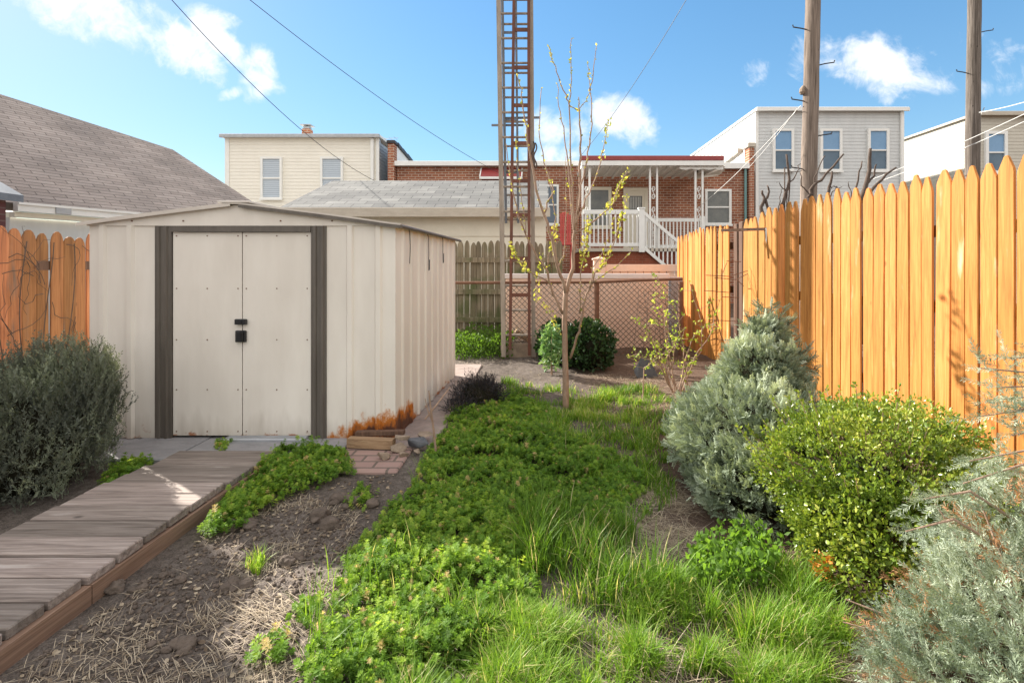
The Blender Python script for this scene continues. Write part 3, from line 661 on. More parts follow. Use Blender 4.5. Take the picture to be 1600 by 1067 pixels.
ribbed(mb, (SX0, SY0), (-2.835, SY0), (.10, .305), .022, lambda s: EZ, (0, -1))
mb.build('front_wall', M['shed'], sh); mb = MB()
ribbed(mb, (-1.565, SY0), (SX1, SY0), (.175, .385), .022, lambda s: EZ, (0, -1))
mb.build('front_wall', M['shed'], sh)
mb = MB()
SDX = .09
ribbed(mb, (SX1, SY0+.001), (SX1+SDX, SY1), (.17, .40, .63, .86, 1.10, 1.34, 1.58, 1.82, 2.05), .016, lambda s: 1.598, (1, -.04), .032, .014)
mb.build('side_wall', M['shed'], sh)
mb = MB(); ribbed(mb, (SX0, SY1), (SX0, SY0+.001), (.3, .6, .9, 1.2, 1.5, 1.8), .016, lambda s: 1.598, (-1, 0)); mb.build('side_wall', M['shed'], sh)
mb = MB(); ribbed(mb, (SX1+SDX, SY1), (SX0, SY1), (.4, .8, 1.2, 1.6, 2.0), .016, lambda s: 1.598, (0, 1)); mb.build('rear_wall', M['shed'], sh)
mb = MB(); xg = np.linspace(SX0-.01, SX1+.01, 40); poly = [(x, SY0-.012, max(gz(x)-.006, 1.604)) for x in xg]
mb.prism([(SX0-.01, SY0-.012, 1.594)]+[(SX1+.01, SY0-.012, 1.594)]+poly[::-1], (0, .010, 0))
mb.build('gable', M['shed'], sh); mb = MB()
mb.prism([(p[0], SY1-.03, p[2]) for p in ([(SX0, 0, 1.59), (SX1, 0, 1.59)]+poly[::-1])], (0, .01, 0))
mb.build('gable', M['shed'], sh); mb = MB()
for x in (-3.0, -2.62, -1.9, -1.52):
    MB().tube([(x, SY0-.0125, 1.63), (x, SY0-.018, 1.63)], .006, 6).build('screw', M['rust_pipe'], sh)
mb = MB(); xr = np.linspace(SX0-.06, SX1+.05, 41); n = len(xr)
for y0, y1, dxr in ((SY0-.045, SY1+.05, SDX),):
    top = [(x, y0, gz(x)+.012) for x in xr]+[(x+dxr*smooth(PEAK, SX1, x), y1, gz(x)+.012) for x in xr]
    bot = [(x, y, z-.012) for x, y, z in top]
    Fq = [(k, k+1, n+k+1, n+k) for k in range(n-1)]+[(2*n+k+1, 2*n+k, 3*n+k, 3*n+k+1) for k in range(n-1)]
    Fq += [(k+1, k, 2*n+k, 2*n+k+1) for k in range(n-1)]+[(n+k, n+k+1, 3*n+k+1, 3*n+k) for k in range(n-1)]+[(0, n, 3*n, 2*n), (2*n-1, n-1, 3*n-1, 4*n-1)]
    mb.add(top+bot, Fq)
mb.bbox(PEAK-.12, PEAK+.12, SY0-.05, SY1+.05, gz(PEAK)+.006, gz(PEAK)+.020, .004)
for yy in np.arange(4.3, 6, .55): mb.obox((PEAK+.55, yy, gz(PEAK+.55)+.018), (.5, 0, -.063), (0, .015, 0), (0, 0, .008)); mb.obox((PEAK-.55, yy, gz(PEAK-.55)+.018), (.5, 0, .063), (0, .015, 0), (0, 0, .008))
mb.build('roof', M['shed_roof'], sh)
mb = MB(); xl = [x for x in xr if x <= PEAK+.01]; xq = [x for x in xr if x >= PEAK-.01]
mb.prism([(x, SY0-.05, gz(x)-.016) for x in xl]+[(x, SY0-.05, gz(x)-.001) for x in xl[::-1]], (0, .004, 0)); mb.build('roof_edge', M['shed_roof'], sh)  # left edge takes the lighter roof colour, sunlight put into the trim
mb = MB().prism([(x, SY0-.05, gz(x)-.024) for x in xq]+[(x, SY0-.05, gz(x)-.001) for x in xq[::-1]], (0, .004, 0))
mb.tube([(SX1+.055, SY0-.05, gz(SX1+.05)-.008), (SX1+.055+SDX, SY1+.05, gz(SX1+.05)-.008)], .013, 6)
mb.build('roof_edge', M['shed_trim'], sh)
mb = MB()
for a, b in ((-2.835, -2.712), (-1.678, -1.565)):
    ribbed(mb, (a, SY0-.008), (b, SY0-.008), (.03, .085), .014, lambda s: 1.593, (0, -1), .014, .012, .02)
mb.box(-2.71, -1.68, SY0-.016, SY0+.01, 1.555, 1.592); mb.box(-2.71, -1.68, SY0-.022, SY0-.0165, 1.548, 1.560)
mb.build('door_frame', M['shed_trim'], sh)
for a, b in ((-2.708, -2.196), (-2.190, -1.682)):
    mb = MB(); c = (a+b)/2
    mb.bbox(a, b, SY0+.002, SY0+.014, .040, 1.547, .002)
    d = mb.build('door', M['shed'], sh)
    mb = MB()
    for x in (a+.028, c, b-.028):
        for z in (.07, .38, .75, 1.13, 1.52): MB().tube([(x, SY0+.003, z), (x, SY0-.002, z)], .0048, 6).build('screw', M['rust_pipe'], d)
mb = MB().bbox(-2.235, -2.152, SY0-.03, SY0-.001, .865, .905, .004); mb.tube([(-2.19, SY0-.031, .885), (-2.19, SY0-.036, .885)], .012, 10); mb.build('latch', M['plastic_black'], sh)
mb = MB().bbox(-2.235, -2.157, SY0-.02, SY0-.001, .735, .82, .004); mb.bbox(-2.222, -2.172, SY0-.034, SY0-.0205, .742, .812, .004); mb.box(-2.19, -2.181, SY0-.04, SY0-.0345, .742, .812)
mb.build('handle', M['plastic_black'], sh)
mb = MB().bbox(-2.29, -1.70, SY0-.075, SY0+.02, .001, .037, .003)
for k in range(4): mb.box(-2.285, -1.705, SY0-.07+k*.02, SY0-.062+k*.02, .0372, .041)
mb.build('threshold', M['alu'], sh)
# cords on the side wall
for k, (y, L, lab) in enumerate(((4.05, .27, 'thin straight dark cord, nearest the front of the shed side wall'), (4.62, .33, 'thin dark looped cord in the middle of the shed side wall'), (5.2, .26, 'thin dark cord hanging nearest the rear of the shed side wall'))):
    x = SX1+.022+(y-SY0)*.041+.006; z = 1.585; pts = [(x, y, z-.0)]
    for t in np.linspace(.1, 1, 9): pts.append((x+.004, y+.02*math.sin(t*3+k)+(.05*t if k else 0), z-L*t))
    if k: pts += [(x+.004, pts[-1][1]+.03, z-L+.01), (x+.004, pts[-1][1]+.035, z-L+.1)]
    tag(MB().tube(pts, .0035, 5).build('hanging_cord', M['cable']), lab, 'cord', 'cords hanging down the shed side')

# ------------------------------------------------------------------ rubble at the shed corner
def lump(name, c, r, mat, label, cat, group=None, seed=0, sm=False):
    rr = np.random.default_rng(seed); d = unit(rr.normal(size=(11, 3)))
    import bmesh
    bm = bmesh.new()
    for q in d: bm.verts.new(tuple(np.array(q)*(.8+.3*rr.random())*np.array(r)))
    bmesh.ops.convex_hull(bm, input=bm.verts); bmesh.ops.bevel(bm, geom=bm.edges[:], offset=min(r)*.07, segments=1, affect='EDGES')
    me = bpy.data.meshes.new(name); bm.to_mesh(me); bm.free(); me.materials.append(mat)
    o = bpy.data.objects.new(name, me); o.location = [float(a) for a in c]; C.objects.link(o); return tag(o, label, cat, group)
stones = [(-.96, 3.52, .05, .07, .045, .045, 'squarish pale stone on top of the rubble by the rusty shed corner'), (-1.02, 3.40, .045, .05, .04, .045, 'orange tinted stone standing in front of the rubble heap'), (-.86, 3.62, .05, .10, .06, .05, 'larger grey stone at the back of the rubble heap'),
          (-.90, 3.45, .03, .05, .04, .03, 'small flat stone at the right foot of the rubble heap'), (-.82, 3.75, .05, .07, .07, .05, 'rounded stone behind the rubble, against the shed side'), (-.95, 3.60, .10, .07, .05, .03, 'flat stone lying tilted across the rubble heap'), (-.83, 3.52, .025, .03, .03, .025, 'small brown stone at the outer edge of the rubble')]
for k, (x, y, z, a, b, c, lab) in enumerate(stones):
    lump('stone', (x, y, z), (a, b, c), M['stone'] if k != 2 else M['rock'], lab, 'stone', 'stones in the rubble by the shed corner', 40+k)
lg = MB(); lg.obox((-1.17, 3.60, .055), (.165, -.02, 0), (.004, .03, 0), (0, 0, .032)); tag(lg.build('wood_plank', M['log']), 'short pale split plank lying under the rusty shed corner', 'plank')
lg = MB(); lg.obox((-1.13, 3.68, .10), (.17, .01, 0), (0, .025, 0), (0, 0, .014)); tag(lg.build('wood_plank', M['post_dark']), 'short dark plank on edge between rusty wall and pale plank', 'plank')
dp = MB(); dp.tube([P(682, 712, 3.5), P(676, 660, 3.5), P(672, 630, 3.5), P(670, 610, 3.5)], [.008, .007, .006, .004]); dp.tube([P(664, 655, 3.5), P(680, 635, 3.55), P(703, 605, 3.7)], [.006, .006, .004]); dp.tube([P(676, 660, 3.5), P(668, 640, 3.5), P(664, 622, 3.5)], [.005, .004, .002]); dp.tube([(P(682, 712, 3.5)[0], 3.5, -.02), P(682, 712, 3.5)], .008)
tag(dp.build('dead_stick', M['bark']), 'dead brown forked stick stuck in the ground by the shed corner', 'stick')
lump('dark_rock', (G(1020, 600)[0], 5.9, .10), (.16, .12, .16), M['rock'], 'dark grey rock at the foot of the chain-link fence behind sparse shrub', 'rock', None, 77)

# ------------------------------------------------------------------ fences
def picket_panel(mb, pts, width, gap, ztop, rng, z0=0.0, th=.02, point=.115, round_=False, tilt=.003, off=.006):
    # pickets along polyline pts (xy); ztop(s, x, y) gives the top height
    pts = np.asarray(pts, float)
    for a, b in zip(pts[:-1], pts[1:]):
        L = np.linalg.norm(b-a); d = (b-a)/L; n = np.array([d[1], -d[0]]); s = 0
        while s < L-.02:
            wv = width*(.88+.24*rng.random()); c = a+d*(s+wv/2)+n*rng.normal()*off; zt = ztop(c[0], c[1])+rng.normal()*.016
            hw = wv/2; p = point*(.85+.3*rng.random()); zb = z0+gh(c[0], c[1])
            if round_: out = [(-hw, 0), (hw, 0), (hw, zt-zb-p), (hw*.86, zt-zb-p*.55), (hw*.55, zt-zb-p*.18), (hw*.2, zt-zb), (-hw*.2, zt-zb), (-hw*.55, zt-zb-p*.18), (-hw*.86, zt-zb-p*.55), (-hw, zt-zb-p)]
            else: out = [(-hw, 0), (hw, 0), (hw, zt-zb-p), (hw*.93, zt-zb-p*.8), (hw*.30, zt-zb-.006), (hw*.12, zt-zb), (-hw*.12, zt-zb), (-hw*.30, zt-zb-.006), (-hw*.93, zt-zb-p*.8), (-hw, zt-zb-p)]
            lean = rng.normal()*tilt; lean2 = rng.normal()*tilt
            poly = [(c[0]+d[0]*(u+lean*v)+n[0]*lean2*v, c[1]+d[1]*(u+lean*v)+n[1]*lean2*v, zb+v) for u, v in out]
            b_ = .0045; sg = 1 if th > 0 else -1; cu_ = sum(u for u, v in out)/len(out); rings = []
            for k_, o_ in ((1-b_/hw, 0), (1, b_*sg), (1, th-b_*sg), (1-b_/hw, th)):
                rings += [(c[0]+d[0]*(u*k_+lean*v)+n[0]*(lean2*v+o_), c[1]+d[1]*(u*k_+lean*v)+n[1]*(lean2*v+o_), zb+v*(1 if k_ == 1 else .998)) for u, v in out]
            m_ = len(out); Fq = [tuple(range(m_-1, -1, -1)), tuple(range(3*m_, 4*m_))]
            for r_ in range(3): Fq += [(r_*m_+q, r_*m_+(q+1) % m_, (r_+1)*m_+(q+1) % m_, (r_+1)*m_+q) for q in range(m_)]
            mb.add(rings, Fq, rng.random()); s += wv+gap*(.7+.6*rng.random())
rf = np.random.default_rng(21)
ft = thing('picket_fence', 'tall sunlit orange picket fence along the right side of the yard', 'fence', (2.6, 4, 0))
fline = lambda Y: 2.99-.22*(Y-3.15)
mb = MB()
picket_panel(mb, [(fline(5.62), 5.62), (fline(1.4), 1.4)], .098, .006, lambda x, y: 1.925+.06*smooth(5.6, 3.2, y)+.02*math.sin(y*3), rf, -.02)
mb.build('picket_panel', M['fence'], ft)
mb = MB()
picket_panel(mb, [(2.37, 8.6), (2.405, 6.35)], .10, .010, lambda x, y: 1.80+.03*math.sin(y*2), rf, -.02, tilt=.006)
picket_panel(mb, [(2.415, 6.02), (2.46, 5.64)], .12, .01, lambda x, y: 1.84, rf, -.02, tilt=.01)
mb.build('picket_panel', M['fence'], ft)
for y, x, z in ((6.27, 2.43, 1.81), (6.11, 2.43, 1.82)):
    mb = MB(); mb.bbox(x-.01, x+.09, y-.055, y+.055, -.1, z, .006); o = mb.build('post', M['post_dark'], ft)
for y in (8.4, 5.55, 3.2):
    mb = MB(); xx = (fline(y) if y < 5.7 else 2.4)+.07; mb.bbox(xx, xx+.09, y-.045, y+.045, -.1, 1.7, .005); mb.build('post', M['post_dark'], ft)
for z in (.35, 1.0, 1.55):
    mb = MB(); mb.bar((fline(5.6)+.05, 5.6, z), (fline(1.4)+.05, 1.4, z), .035, .085); mb.bar((2.415+.03, 8.6, z), (2.45+.03, 5.7, z), .035, .085); mb.build('rail', M['post_dark'], ft)
# bracket frame on the fence
bk = thing('wall_bracket', 'thin L-shaped bracket with white rod on the orange fence top', 'bracket', (2.45, 5.5, 1.7))
a, b = P(1198, 358, 5.5), P(1127, 360, 5.75)
MB().bar(a, b, .02, .03).build('arm', M['edge_board'], bk)
MB().tube([a+[-.005, 0, .01], P(1199, 385, 5.5), P(1202, 412, 5.48)], .012, 6).build('rod', M['white_paint'], bk)
# wire trellis by the far section
mb = MB()
tw = lambda px, py: P(px, py, 5.9)
for q in ([(1103, 430), (1140, 432), (1165, 424), (1180, 422)], [(1116, 434), (1150, 437), (1172, 426)], [(1100, 454), (1140, 457)], [(1128, 464), (1155, 465)], [(1127, 420), (1127, 560)], [(1150, 408), (1150, 560)], [(1135, 408), (1158, 409)], [(1128, 430), (1136, 410)], [(1152, 438), (1162, 447)], [(1110, 500), (1150, 502)], [(1112, 530), (1150, 532)]):
    mb.tube([tw(*p) for p in q], .004, 4)
for px in (1127, 1150): mb.tube([tw(px, 560), (tw(px, 560)[0], 5.9, -.02)], .004, 4)
tag(mb.build('wire_trellis', M['rust_pipe']), 'rusty bent wire trellis standing against the far end of the orange fence', 'trellis')
# left fence
fl = thing('picket_fence', 'shaded orange picket fence with dark vines left of the shed', 'fence', (-4.2, 4.4, 0))
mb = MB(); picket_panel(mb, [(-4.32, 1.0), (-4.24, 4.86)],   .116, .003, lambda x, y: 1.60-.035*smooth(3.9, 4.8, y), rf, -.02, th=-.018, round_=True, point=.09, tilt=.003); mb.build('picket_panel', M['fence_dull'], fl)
mb = MB()
for z in (.3, 1.3): mb.bar((-4.34, 1.0, z), (-4.26, 4.86, z), .035, .08)
mb.build('rail', M['post_dark'], fl)
mb = MB(); rv = np.random.default_rng(9)
for k in range(22):
    y = 3.75+1.05*rv.random(); z = .5+1.0*rv.random(); pts = []; an = rv.random()*6.3
    for t in range(9):
        pts.append((-4.215+.012*rv.random(), y, min(max(z, .05), 1.62))); an += rv.normal()*.5; y += .07*math.cos(an); z += .07*math.sin(an)+.012
    mb.tube(pts, np.linspace(.0035, .0015, 9), 4)
for k in range(5):
    y = 3.8+.2*k; mb.tube([(-4.2, y+.05*math.sin(3*t+k), t) for t in np.linspace(-.02, 1.5, 14)], .005, 4)
tag(mb.build('dead_vine', M['bark_dark']), 'tangle of thin dark leafless vines over the left fence pickets', 'vine')
# mossy back fence
bf = thing('picket_fence', 'old grey mossy picket fence behind the tall ladder', 'fence', (-.8, 8.6, 0))
mb = MB(); picket_panel(mb, [(-2.6, 8.62), (.42, 8.62)], .095, .008, lambda x, y: 1.70+.01*math.sin(x*4), rf, -.02, round_=True, point=.10, tilt=.006); mb.build('picket_panel', M['moss_fence'], bf)
for z in (.35, .82, 1.35):
    MB().bbox(-2.6, .42, 8.555, 8.595, z, z+.085, .004).build('rail', M['moss_fence'], bf)

# chain-link fence
cl = thing('chain_link_fence', 'rusty chain-link fence with brown top pipe across the back', 'fence', (.9, 7.4, 0))
CY = 7.3
top = 1.09
mb = MB(); x0, x1 = -.46, 2.02; p = .078; zt, zb = 1.06, -.02
def wires(sgn):
    N = int((x1-x0+(zt-zb))/p)+2
    for k in range(N):
        xa = x0-(zt-zb)+k*p if sgn > 0 else x0+k*p
        pts = []; dx = (zt-zb)
        a = [xa, zb]; b = [xa+dx*sgn, zt]
        # clip in x
        t0, t1 = 0., 1.
        for lim, s in ((x0, 1), (x1, -1)):
            fa, fb = s*(a[0]-lim), s*(b[0]-lim)
            if fa < 0 and fb < 0: t0 = 2; break
            if fa < 0: t0 = max(t0, fa/(fa-fb))
            if fb < 0: t1 = min(t1, fa/(fa-fb))
        if t1-t0 < .01: continue
        A = np.array(a)+(np.array(b)-a)*t0; B = np.array(a)+(np.array(b)-a)*t1
        m = max(2, int(abs(B[1]-A[1])/p*1)+1)
        tt = np.linspace(0, 1, m); xs_ = A[0]+(B[0]-A[0])*tt; zs_ = A[1]+(B[1]-A[1])*tt
        yo = CY+.02*np.sin(xs_*2.2)*np.sin(zs_*3)+(.004*sgn)
        mb.tube(np.stack([xs_, yo, zs_], -1), .0046, 4, cap=False)
wires(1); wires(-1)
mb.build('mesh', M['wire'], cl)
mb = MB().tube([P(700, 442, CY-.03), P(930, 441, CY-.03), P(1000, 438, CY-.03), P(1066, 436, CY-.03)], .021, 8); mb.build('top_rail', M['rust_pipe'], cl)
for px in (932, 1064): MB().tube([(P(px, 0, CY)[0], CY-.0, -.1), (P(px, 0, CY)[0], CY-.0, 1.07)], .038, 10).build('post', M['rust_pipe'], cl)
# extra sagging piece of mesh at the right
mb = MB(); rr = np.random.default_rng(4)
for k in range(9):
    xa = 1.42+k*.07; mb.tube([(xa+.1*t*(1 if k % 2 else -1), CY-.10-.10*math.sin(t*2.5), .95-.9*t) for t in np.linspace(0, 1, 8)], .0034, 4)
for k in range(12):
    z = .1+k*.072; mb.tube([(1.40+.55*t, CY-.11-.10*math.sin((1-z)*2.5), z+.12*math.sin(t*9+k)*.4) for t in np.linspace(0, 1, 8)], .0034, 4)
mb.build('loose_mesh', M['wire'], cl)

# peach panel wall
pw = thing('vinyl_wall', 'low peach panel wall with pale cap strip behind the chain-link', 'wall', (.8, 7.9, 0))
MB().bbox(P(790, 0, 7.9)[0], P(1045, 0, 7.9)[0], 7.9, 7.96, -.1, 1.10, .004).build('panel', M['peach'], pw)
MB().bbox(P(788, 0, 7.9)[0], P(1046, 0, 7.9)[0], 7.885, 7.975, 1.103, 1.175, .008).build('cap', M['pinkwhite'], pw)
tag(MB().bbox(P(1046, 0, 7.9)[0]+.005, P(1066, 0, 7.9)[0], 7.86, 8.0, -.1, 1.12, .01).build('grey_post', M['grey_post']), 'plain grey square post between peach wall and orange fence', 'post')
vf = thing('vinyl_fence', 'peach vinyl fence with capped post below the white stairs', 'fence', (1.4, 8.9, 0))
VY = 8.9
mb = MB(); pc = P(936, 0, VY)[0]; mb.bbox(pc-.095, pc+.095, VY-.095, VY+.095, -.1, 1.40, .006); o = mb.build('post', M['peach'], vf)
mb = MB(); mb.bbox(pc-.115, pc+.115, VY-.115, VY+.115, 1.40, 1.425, .005); mb.add([(pc-.1, VY-.1, 1.425), (pc+.1, VY-.1, 1.425), (pc+.1, VY+.1, 1.425), (pc-.1, VY+.1, 1.425), (pc, VY, 1.46)], [(0, 1, 4), (1, 2, 4), (2, 3, 4), (3, 0, 4)]); mb.build('cap', M['peach'], vf)
xe = P(1100, 0, VY)[0]
MB().bbox(pc+.095, xe, VY-.04, VY+.04, 1.20, 1.32, .006).build('rail', M['peach'], vf)
mb = MB(); xx = pc+.1
while xx < xe-.1: mb.bbox(xx, xx+.125, VY-.012, VY+.012, -.05, 1.199, .004); xx += .135
mb.build('panel', M['peach'], vf)

# ------------------------------------------------------------------ ladders
LY = 7.15
ld = thing('tall_ladder', 'very tall weathered cream ladder standing in front of the mossy fence', 'ladder', (P(806, 0, LY)[0], LY, 0))
ZT = 6.6
def rail(xa_px, xb_px, y, z0, z1, wd, dp, mat, par, name='rail'):
    # rail from bottom px to top px (px given at the picture's y = 550 and 0)
    a = (xa_px-PX)/F*y; b = (xb_px-PX)/F*y; zA = H-(550-PY)/F*y; zB = H+PY/F*y
    X = lambda z: a+(b-a)*(z-zA)/(zB-zA)
    MB().bar((X(z0), y, z0), (X(z1), y, z1), wd, dp, (0, 1, 0)).build(name, mat, par); return X
L1 = rail(787, 779, LY, .03, ZT, .062, .05, M['aged_rail'], ld)
R1 = rail(834, 830, LY, .03, ZT, .056, .05, M['aged_rail'], ld)
z = .33
while z < ZT:
    MB().tube([(L1(z), LY, z), (R1(z), LY, z)], .017, 8).build('rung', M['aged_rail'], ld); z += .345
l3 = thing('extension_ladder', 'upper sliding section with paired rungs fixed behind the cream ladder', 'ladder', (P(806, 0, LY+.08)[0], LY+.08, 2.9))
L3 = rail(794, 785, LY+.09, 1.9, ZT+.3, .035, .05, M['grey_bar'], l3); R3 = rail(812, 806, LY+.09, 1.9, ZT+.3, .03, .05, M['grey_bar'], l3)
mb = MB(); z = 1.95
zz = []
while z < ZT: zz.append(z); z += .345
for q in zz: MB().tube([(L3(q)-.02, LY+.09, q), (R1(q)-.03, LY+.09, q)], .016, 6).build('rung', M['aged_rail'], l3)
mb = MB()
for q in (2.62, 3.35, 4.1, 4.6, 5.2): MB().bar((L3(q), LY+.11, q), (R3(q), LY+.11, q), .012, .035).build('brace', M['grey_bar'], l3)
MB().bar((P(768, 196, LY+.12)), (P(818, 196, LY+.12)), .02, .03).build('brace', M['grey_bar'], l3); MB().bar(P(790, 185, LY+.12), P(843, 184, LY+.12), .02, .03).build('brace', M['grey_bar'], l3)
l2 = thing('rusty_ladder', 'narrow rusty brown metal ladder standing inside the cream ladder', 'ladder', (P(813, 0, LY-.06)[0], LY-.06, 0))
L2 = rail(797, 803, LY-.07, .14, ZT, .04, .035, M['rust_paint'], l2); R2 = rail(827, 826, LY-.07, .06, ZT, .04, .035, M['rust_paint'], l2)
mb = MB()
for py in (461, 404, 336, 283, 224, 165, 106, 47, -12, -71):
    z = P(0, py, LY-.07)[2]; MB().bar((L2(z), LY-.07, z), (R2(z), LY-.07, z), .02, .05).build('rung', M['rust_paint'], l2)
mb = MB(); rp = [P(833, 222, LY-.05)+[.02*math.sin(t*9), -.02-.01*math.cos(t*7), -.35*t] for t in np.linspace(0, 1, 14)]; mb.tube(rp, .012, 5); mb.tube([q+[.03, .0, -.02] for q in rp[::-1]], .010, 5)
tag(mb.build('rope', M['bark_dark']), 'bundle of dark rope tied to the right rail of the tall ladder', 'rope')
bb = MB(); c = P(815, 510, LY+.25); bb.obox(c+[0, 0, .0], (.10, .02, -.05), (-.01, .05, 0), (.025, 0, .04)); tag(bb.build('wood_block', M['log']), 'brown wooden block seen between the lower ladder rungs', 'wood block')
bb = MB().bbox(L1(.2)-.05, R1(.2)+.05, LY+.1, LY+.5, -.1, .2, .01); tag(bb.build('stone_step', M['stone']), 'low grey stone step behind the foot of the ladder carrying a block', 'step')
obk = [o for o in C.objects if o.name.startswith('wood_block')][0]; obk.location.z += .205-min((v.co.z for v in obk.data.vertices))

# ------------------------------------------------------------------ buildings
def siding(mb, a, b, z0, z1f, step, nrm, depth=.012):
    # clapboard wall from xy point a to b: each course a tilted strip; z1f(t) limits the top at t in 0..1
    a, b = np.array(a, float), np.array(b, float); n = np.array(nrm, float)
    z = z0
    zt = max(z1f(0), z1f(1))
    while z < zt-1e-6:
        ze = min(z+step, zt)
        t0, t1 = 0., 1.
        if z1f(0) < ze-1e-6 or z1f(1) < ze-1e-6:            # sloped top: clip the course
            h0, h1 = z1f(0), z1f(1); q = (ze-h0)/(h1-h0)
            if h0 < h1: t0 = min(max(q, 0), 1)
            else: t1 = min(max(q, 0), 1)
        A = a+(b-a)*t0; B = a+(b-a)*t1
        V = [(*(A+n*depth), z), (*(B+n*depth), z), (*B, ze), (*A, ze), (*A, z), (*B, z)]
        mb.add(V, [(0, 1, 2, 3), (4, 5, 1, 0)]); z = ze
def window(parent, x0, x1, z0, z1, y, fmat, upmat, lowmat, fw=.07, mid=.5, nrm=-1, name='window'):
    mb = MB()
    for q in ((x0, x0+fw, z0, z1), (x1-fw, x1, z0, z1), (x0+fw, x1-fw, z1-fw, z1), (x0+fw, x1-fw, z0, z0+fw)): mb.box(q[0], q[1], y-.05, y+.04, q[2], q[3])
    zm = z0+(z1-z0)*mid; mb.box(x0+fw, x1-fw, y-.03, y+.03, zm-.025, zm+.025); mb.box(x0-.03, x1+.03, y-.07, y-.051, z0-.03, z0+.03)
    f = mb.build(name, fmat, parent)
    MB().box(x0+fw, x1-fw, y-.004, y+.01, zm+.025, z1-fw).build('pane', upmat, f)
    MB().box(x0+fw, x1-fw, y+.004, y+.018, z0+fw, zm-.025).build('pane', lowmat, f)
    return f
BY = 17.5
def bx(px): return (px-PX)/F*BY
def bz(py): return H-(py-PY)/F*BY
# cream house, left
ch = thing('cream_house', 'two storey cream house with flat roof and two windows at the back left', 'house', (-8, BY, 0))
x0, x1, zt = bx(353), bx(592), bz(216)
mb = MB(); siding(mb, (x0, BY), (x1, BY), -.1, lambda t: zt, .115, (0, -1)); mb.build('wall', M['cream_siding'], ch)
mb = MB(); siding(mb, (x1, BY), (x1, BY+9), -.1, lambda t: zt-.15*t, .115, (1, 0)); mb.build('side_wall', M['blue_siding'], ch)
mb = MB(); siding(mb, (x0, BY+9), (x0, BY), -.1, lambda t: zt, .115, (-1, 0)); mb.build('side_wall', M['cream_siding'], ch)
mb = MB().bbox(x0-.1, x1+.08, BY-.13, BY+9.1, zt, zt+.09, .01); rfc = mb.build('roof', M['white_paint'], ch)
mb = MB().bbox(x0-.12, x1+.08, BY-.22, BY-.135, zt-.02, zt+.10, .02); mb.build('gutter', M['galv'], ch)
mb = MB().bbox(bx(580), bx(585), BY-.10, BY-.012, 0, zt-.02, .01); mb.build('downspout', M['white_paint'], ch)
mb = MB().box(bx(588), x1+.02, BY-.03, BY-.0125, 0, zt); mb.box(x0-.02, x0+.12, BY-.03, BY-.0125, 0, zt); mb.build('corner_trim', M['white_paint'], ch)
for a, b in ((409, 442), (502, 537)): window(ch, bx(a), bx(b), bz(312), bz(246), BY-.045, M['white_paint'], M['blind'], M['blind'])
mb = MB(); a, b = bx(438), bx(463); mb.bbox(a, b, BY+1.2, BY+1.75, zt+.09, zt+.42, .02); cm = mb.build('chimney', M['galv'], ch)
c = (a+b)/2; mb = MB().bbox(c-.15, c+.15, BY+1.3, BY+1.6, zt+.42, zt+.68, .02); mb.build('brick_flue', M['brick'], cm)
mb = MB().bbox(c-.11, c+.11, BY+1.34, BY+1.56, zt+.68, zt+.78, .01); mb.bbox(c-.2, c+.2, BY+1.25, BY+1.65, zt+.80, zt+.83, .01); mb.tube([(c, BY+1.45, zt+.7), (c, BY+1.45, zt+.81)], .03); mb.build('cowl', M['galv'], cm)
an = MB(); ax = bx(572); an.tube([(ax, BY+2, zt+.09), (ax, BY+2, zt+.5)], .012, 5); an.tube([(ax-.5, BY+2, zt+.44), (ax+.55, BY+2, zt+.50)], .010, 5)
for k in range(6): q = -.45+k*.18; an.tube([(ax+q, BY+1.75, zt+.44+.03*k/3), (ax+q, BY+2.25, zt+.44+.03*k/3)], .008, 4)
tag(an.build('roof_antenna', M['galv']), 'small television aerial on the roof of the cream house', 'antenna')
# brick party wall
pwll = thing('parapet_wall', 'brick party wall with sloping white side and rough coping between houses', 'wall', (bx(618), BY, 0))
MB().bbox(bx(609), bx(619), BY-.25, BY+.1, -.1, bz(227), .01).build('brick_pier', M['brick'], pwll)
mb = MB(); xa = bx(619); mb.prism([(xa, BY+.11, -.1), (xa, BY+.11, bz(228)), (xa, BY+8, 4.7), (xa, BY+8, -.1)], (-.25, 0, 0)); mb.build('side_wall', M['white_paint'], pwll)
mb = MB(); rr = np.random.default_rng(2)
mb.bbox(bx(607.5), bx(621), BY-.29, BY+.14, bz(227)+.002, bz(222), .02)
for t in np.linspace(.04, .96, 12): mb.obox((xa-.12, BY+.11+7.9*t, bz(228)+(4.7-bz(228))*t+.06), (.18, 0, 0), (0, .33, -.04), (0, 0, .05+.03*rr.random()))
mb.build('coping', M['dark_metal'], pwll)
# brick row house (left half)
bh = thing('brick_house', 'single storey red brick house with flat roof behind the garage', 'house', (-2, BY, 0))
x0, x1, zt = bx(620), bx(905), bz(258)
MB().box(x0, x1, BY, BY+8, -.1, zt).build('wall', M['brick'], bh)
MB().bbox(x0-.1, x1, BY-.12, BY+8.1, zt+.001, zt+.06, .01).build('roof', M['galv'], bh)
MB().bbox(x0-.1, x1, BY-.22, BY-.125, zt-.06, zt+.10, .02).build('gutter', M['white_paint'], bh)
MB().bbox(bx(612)+.05, bx(617)+.03, BY-.14, BY-.02, 0, zt-.06, .01).build('downspout', M['white_paint'], bh)
window(bh, bx(843), bx(873), bz(352), bz(289), BY-.01, M['white_paint'], M['glass'], M['glass'])
aw = MB(); a, b = bx(753), bx(815); za, zb = bz(263), bz(279); aw.prism([(a, BY, za), (a, BY-.45, zb), (a, BY-.45, zb-.06), (a, BY, zb-.06)], (b-a, 0, 0)); awn = aw.build('awning', M['maroon'], bh)
mb = MB()
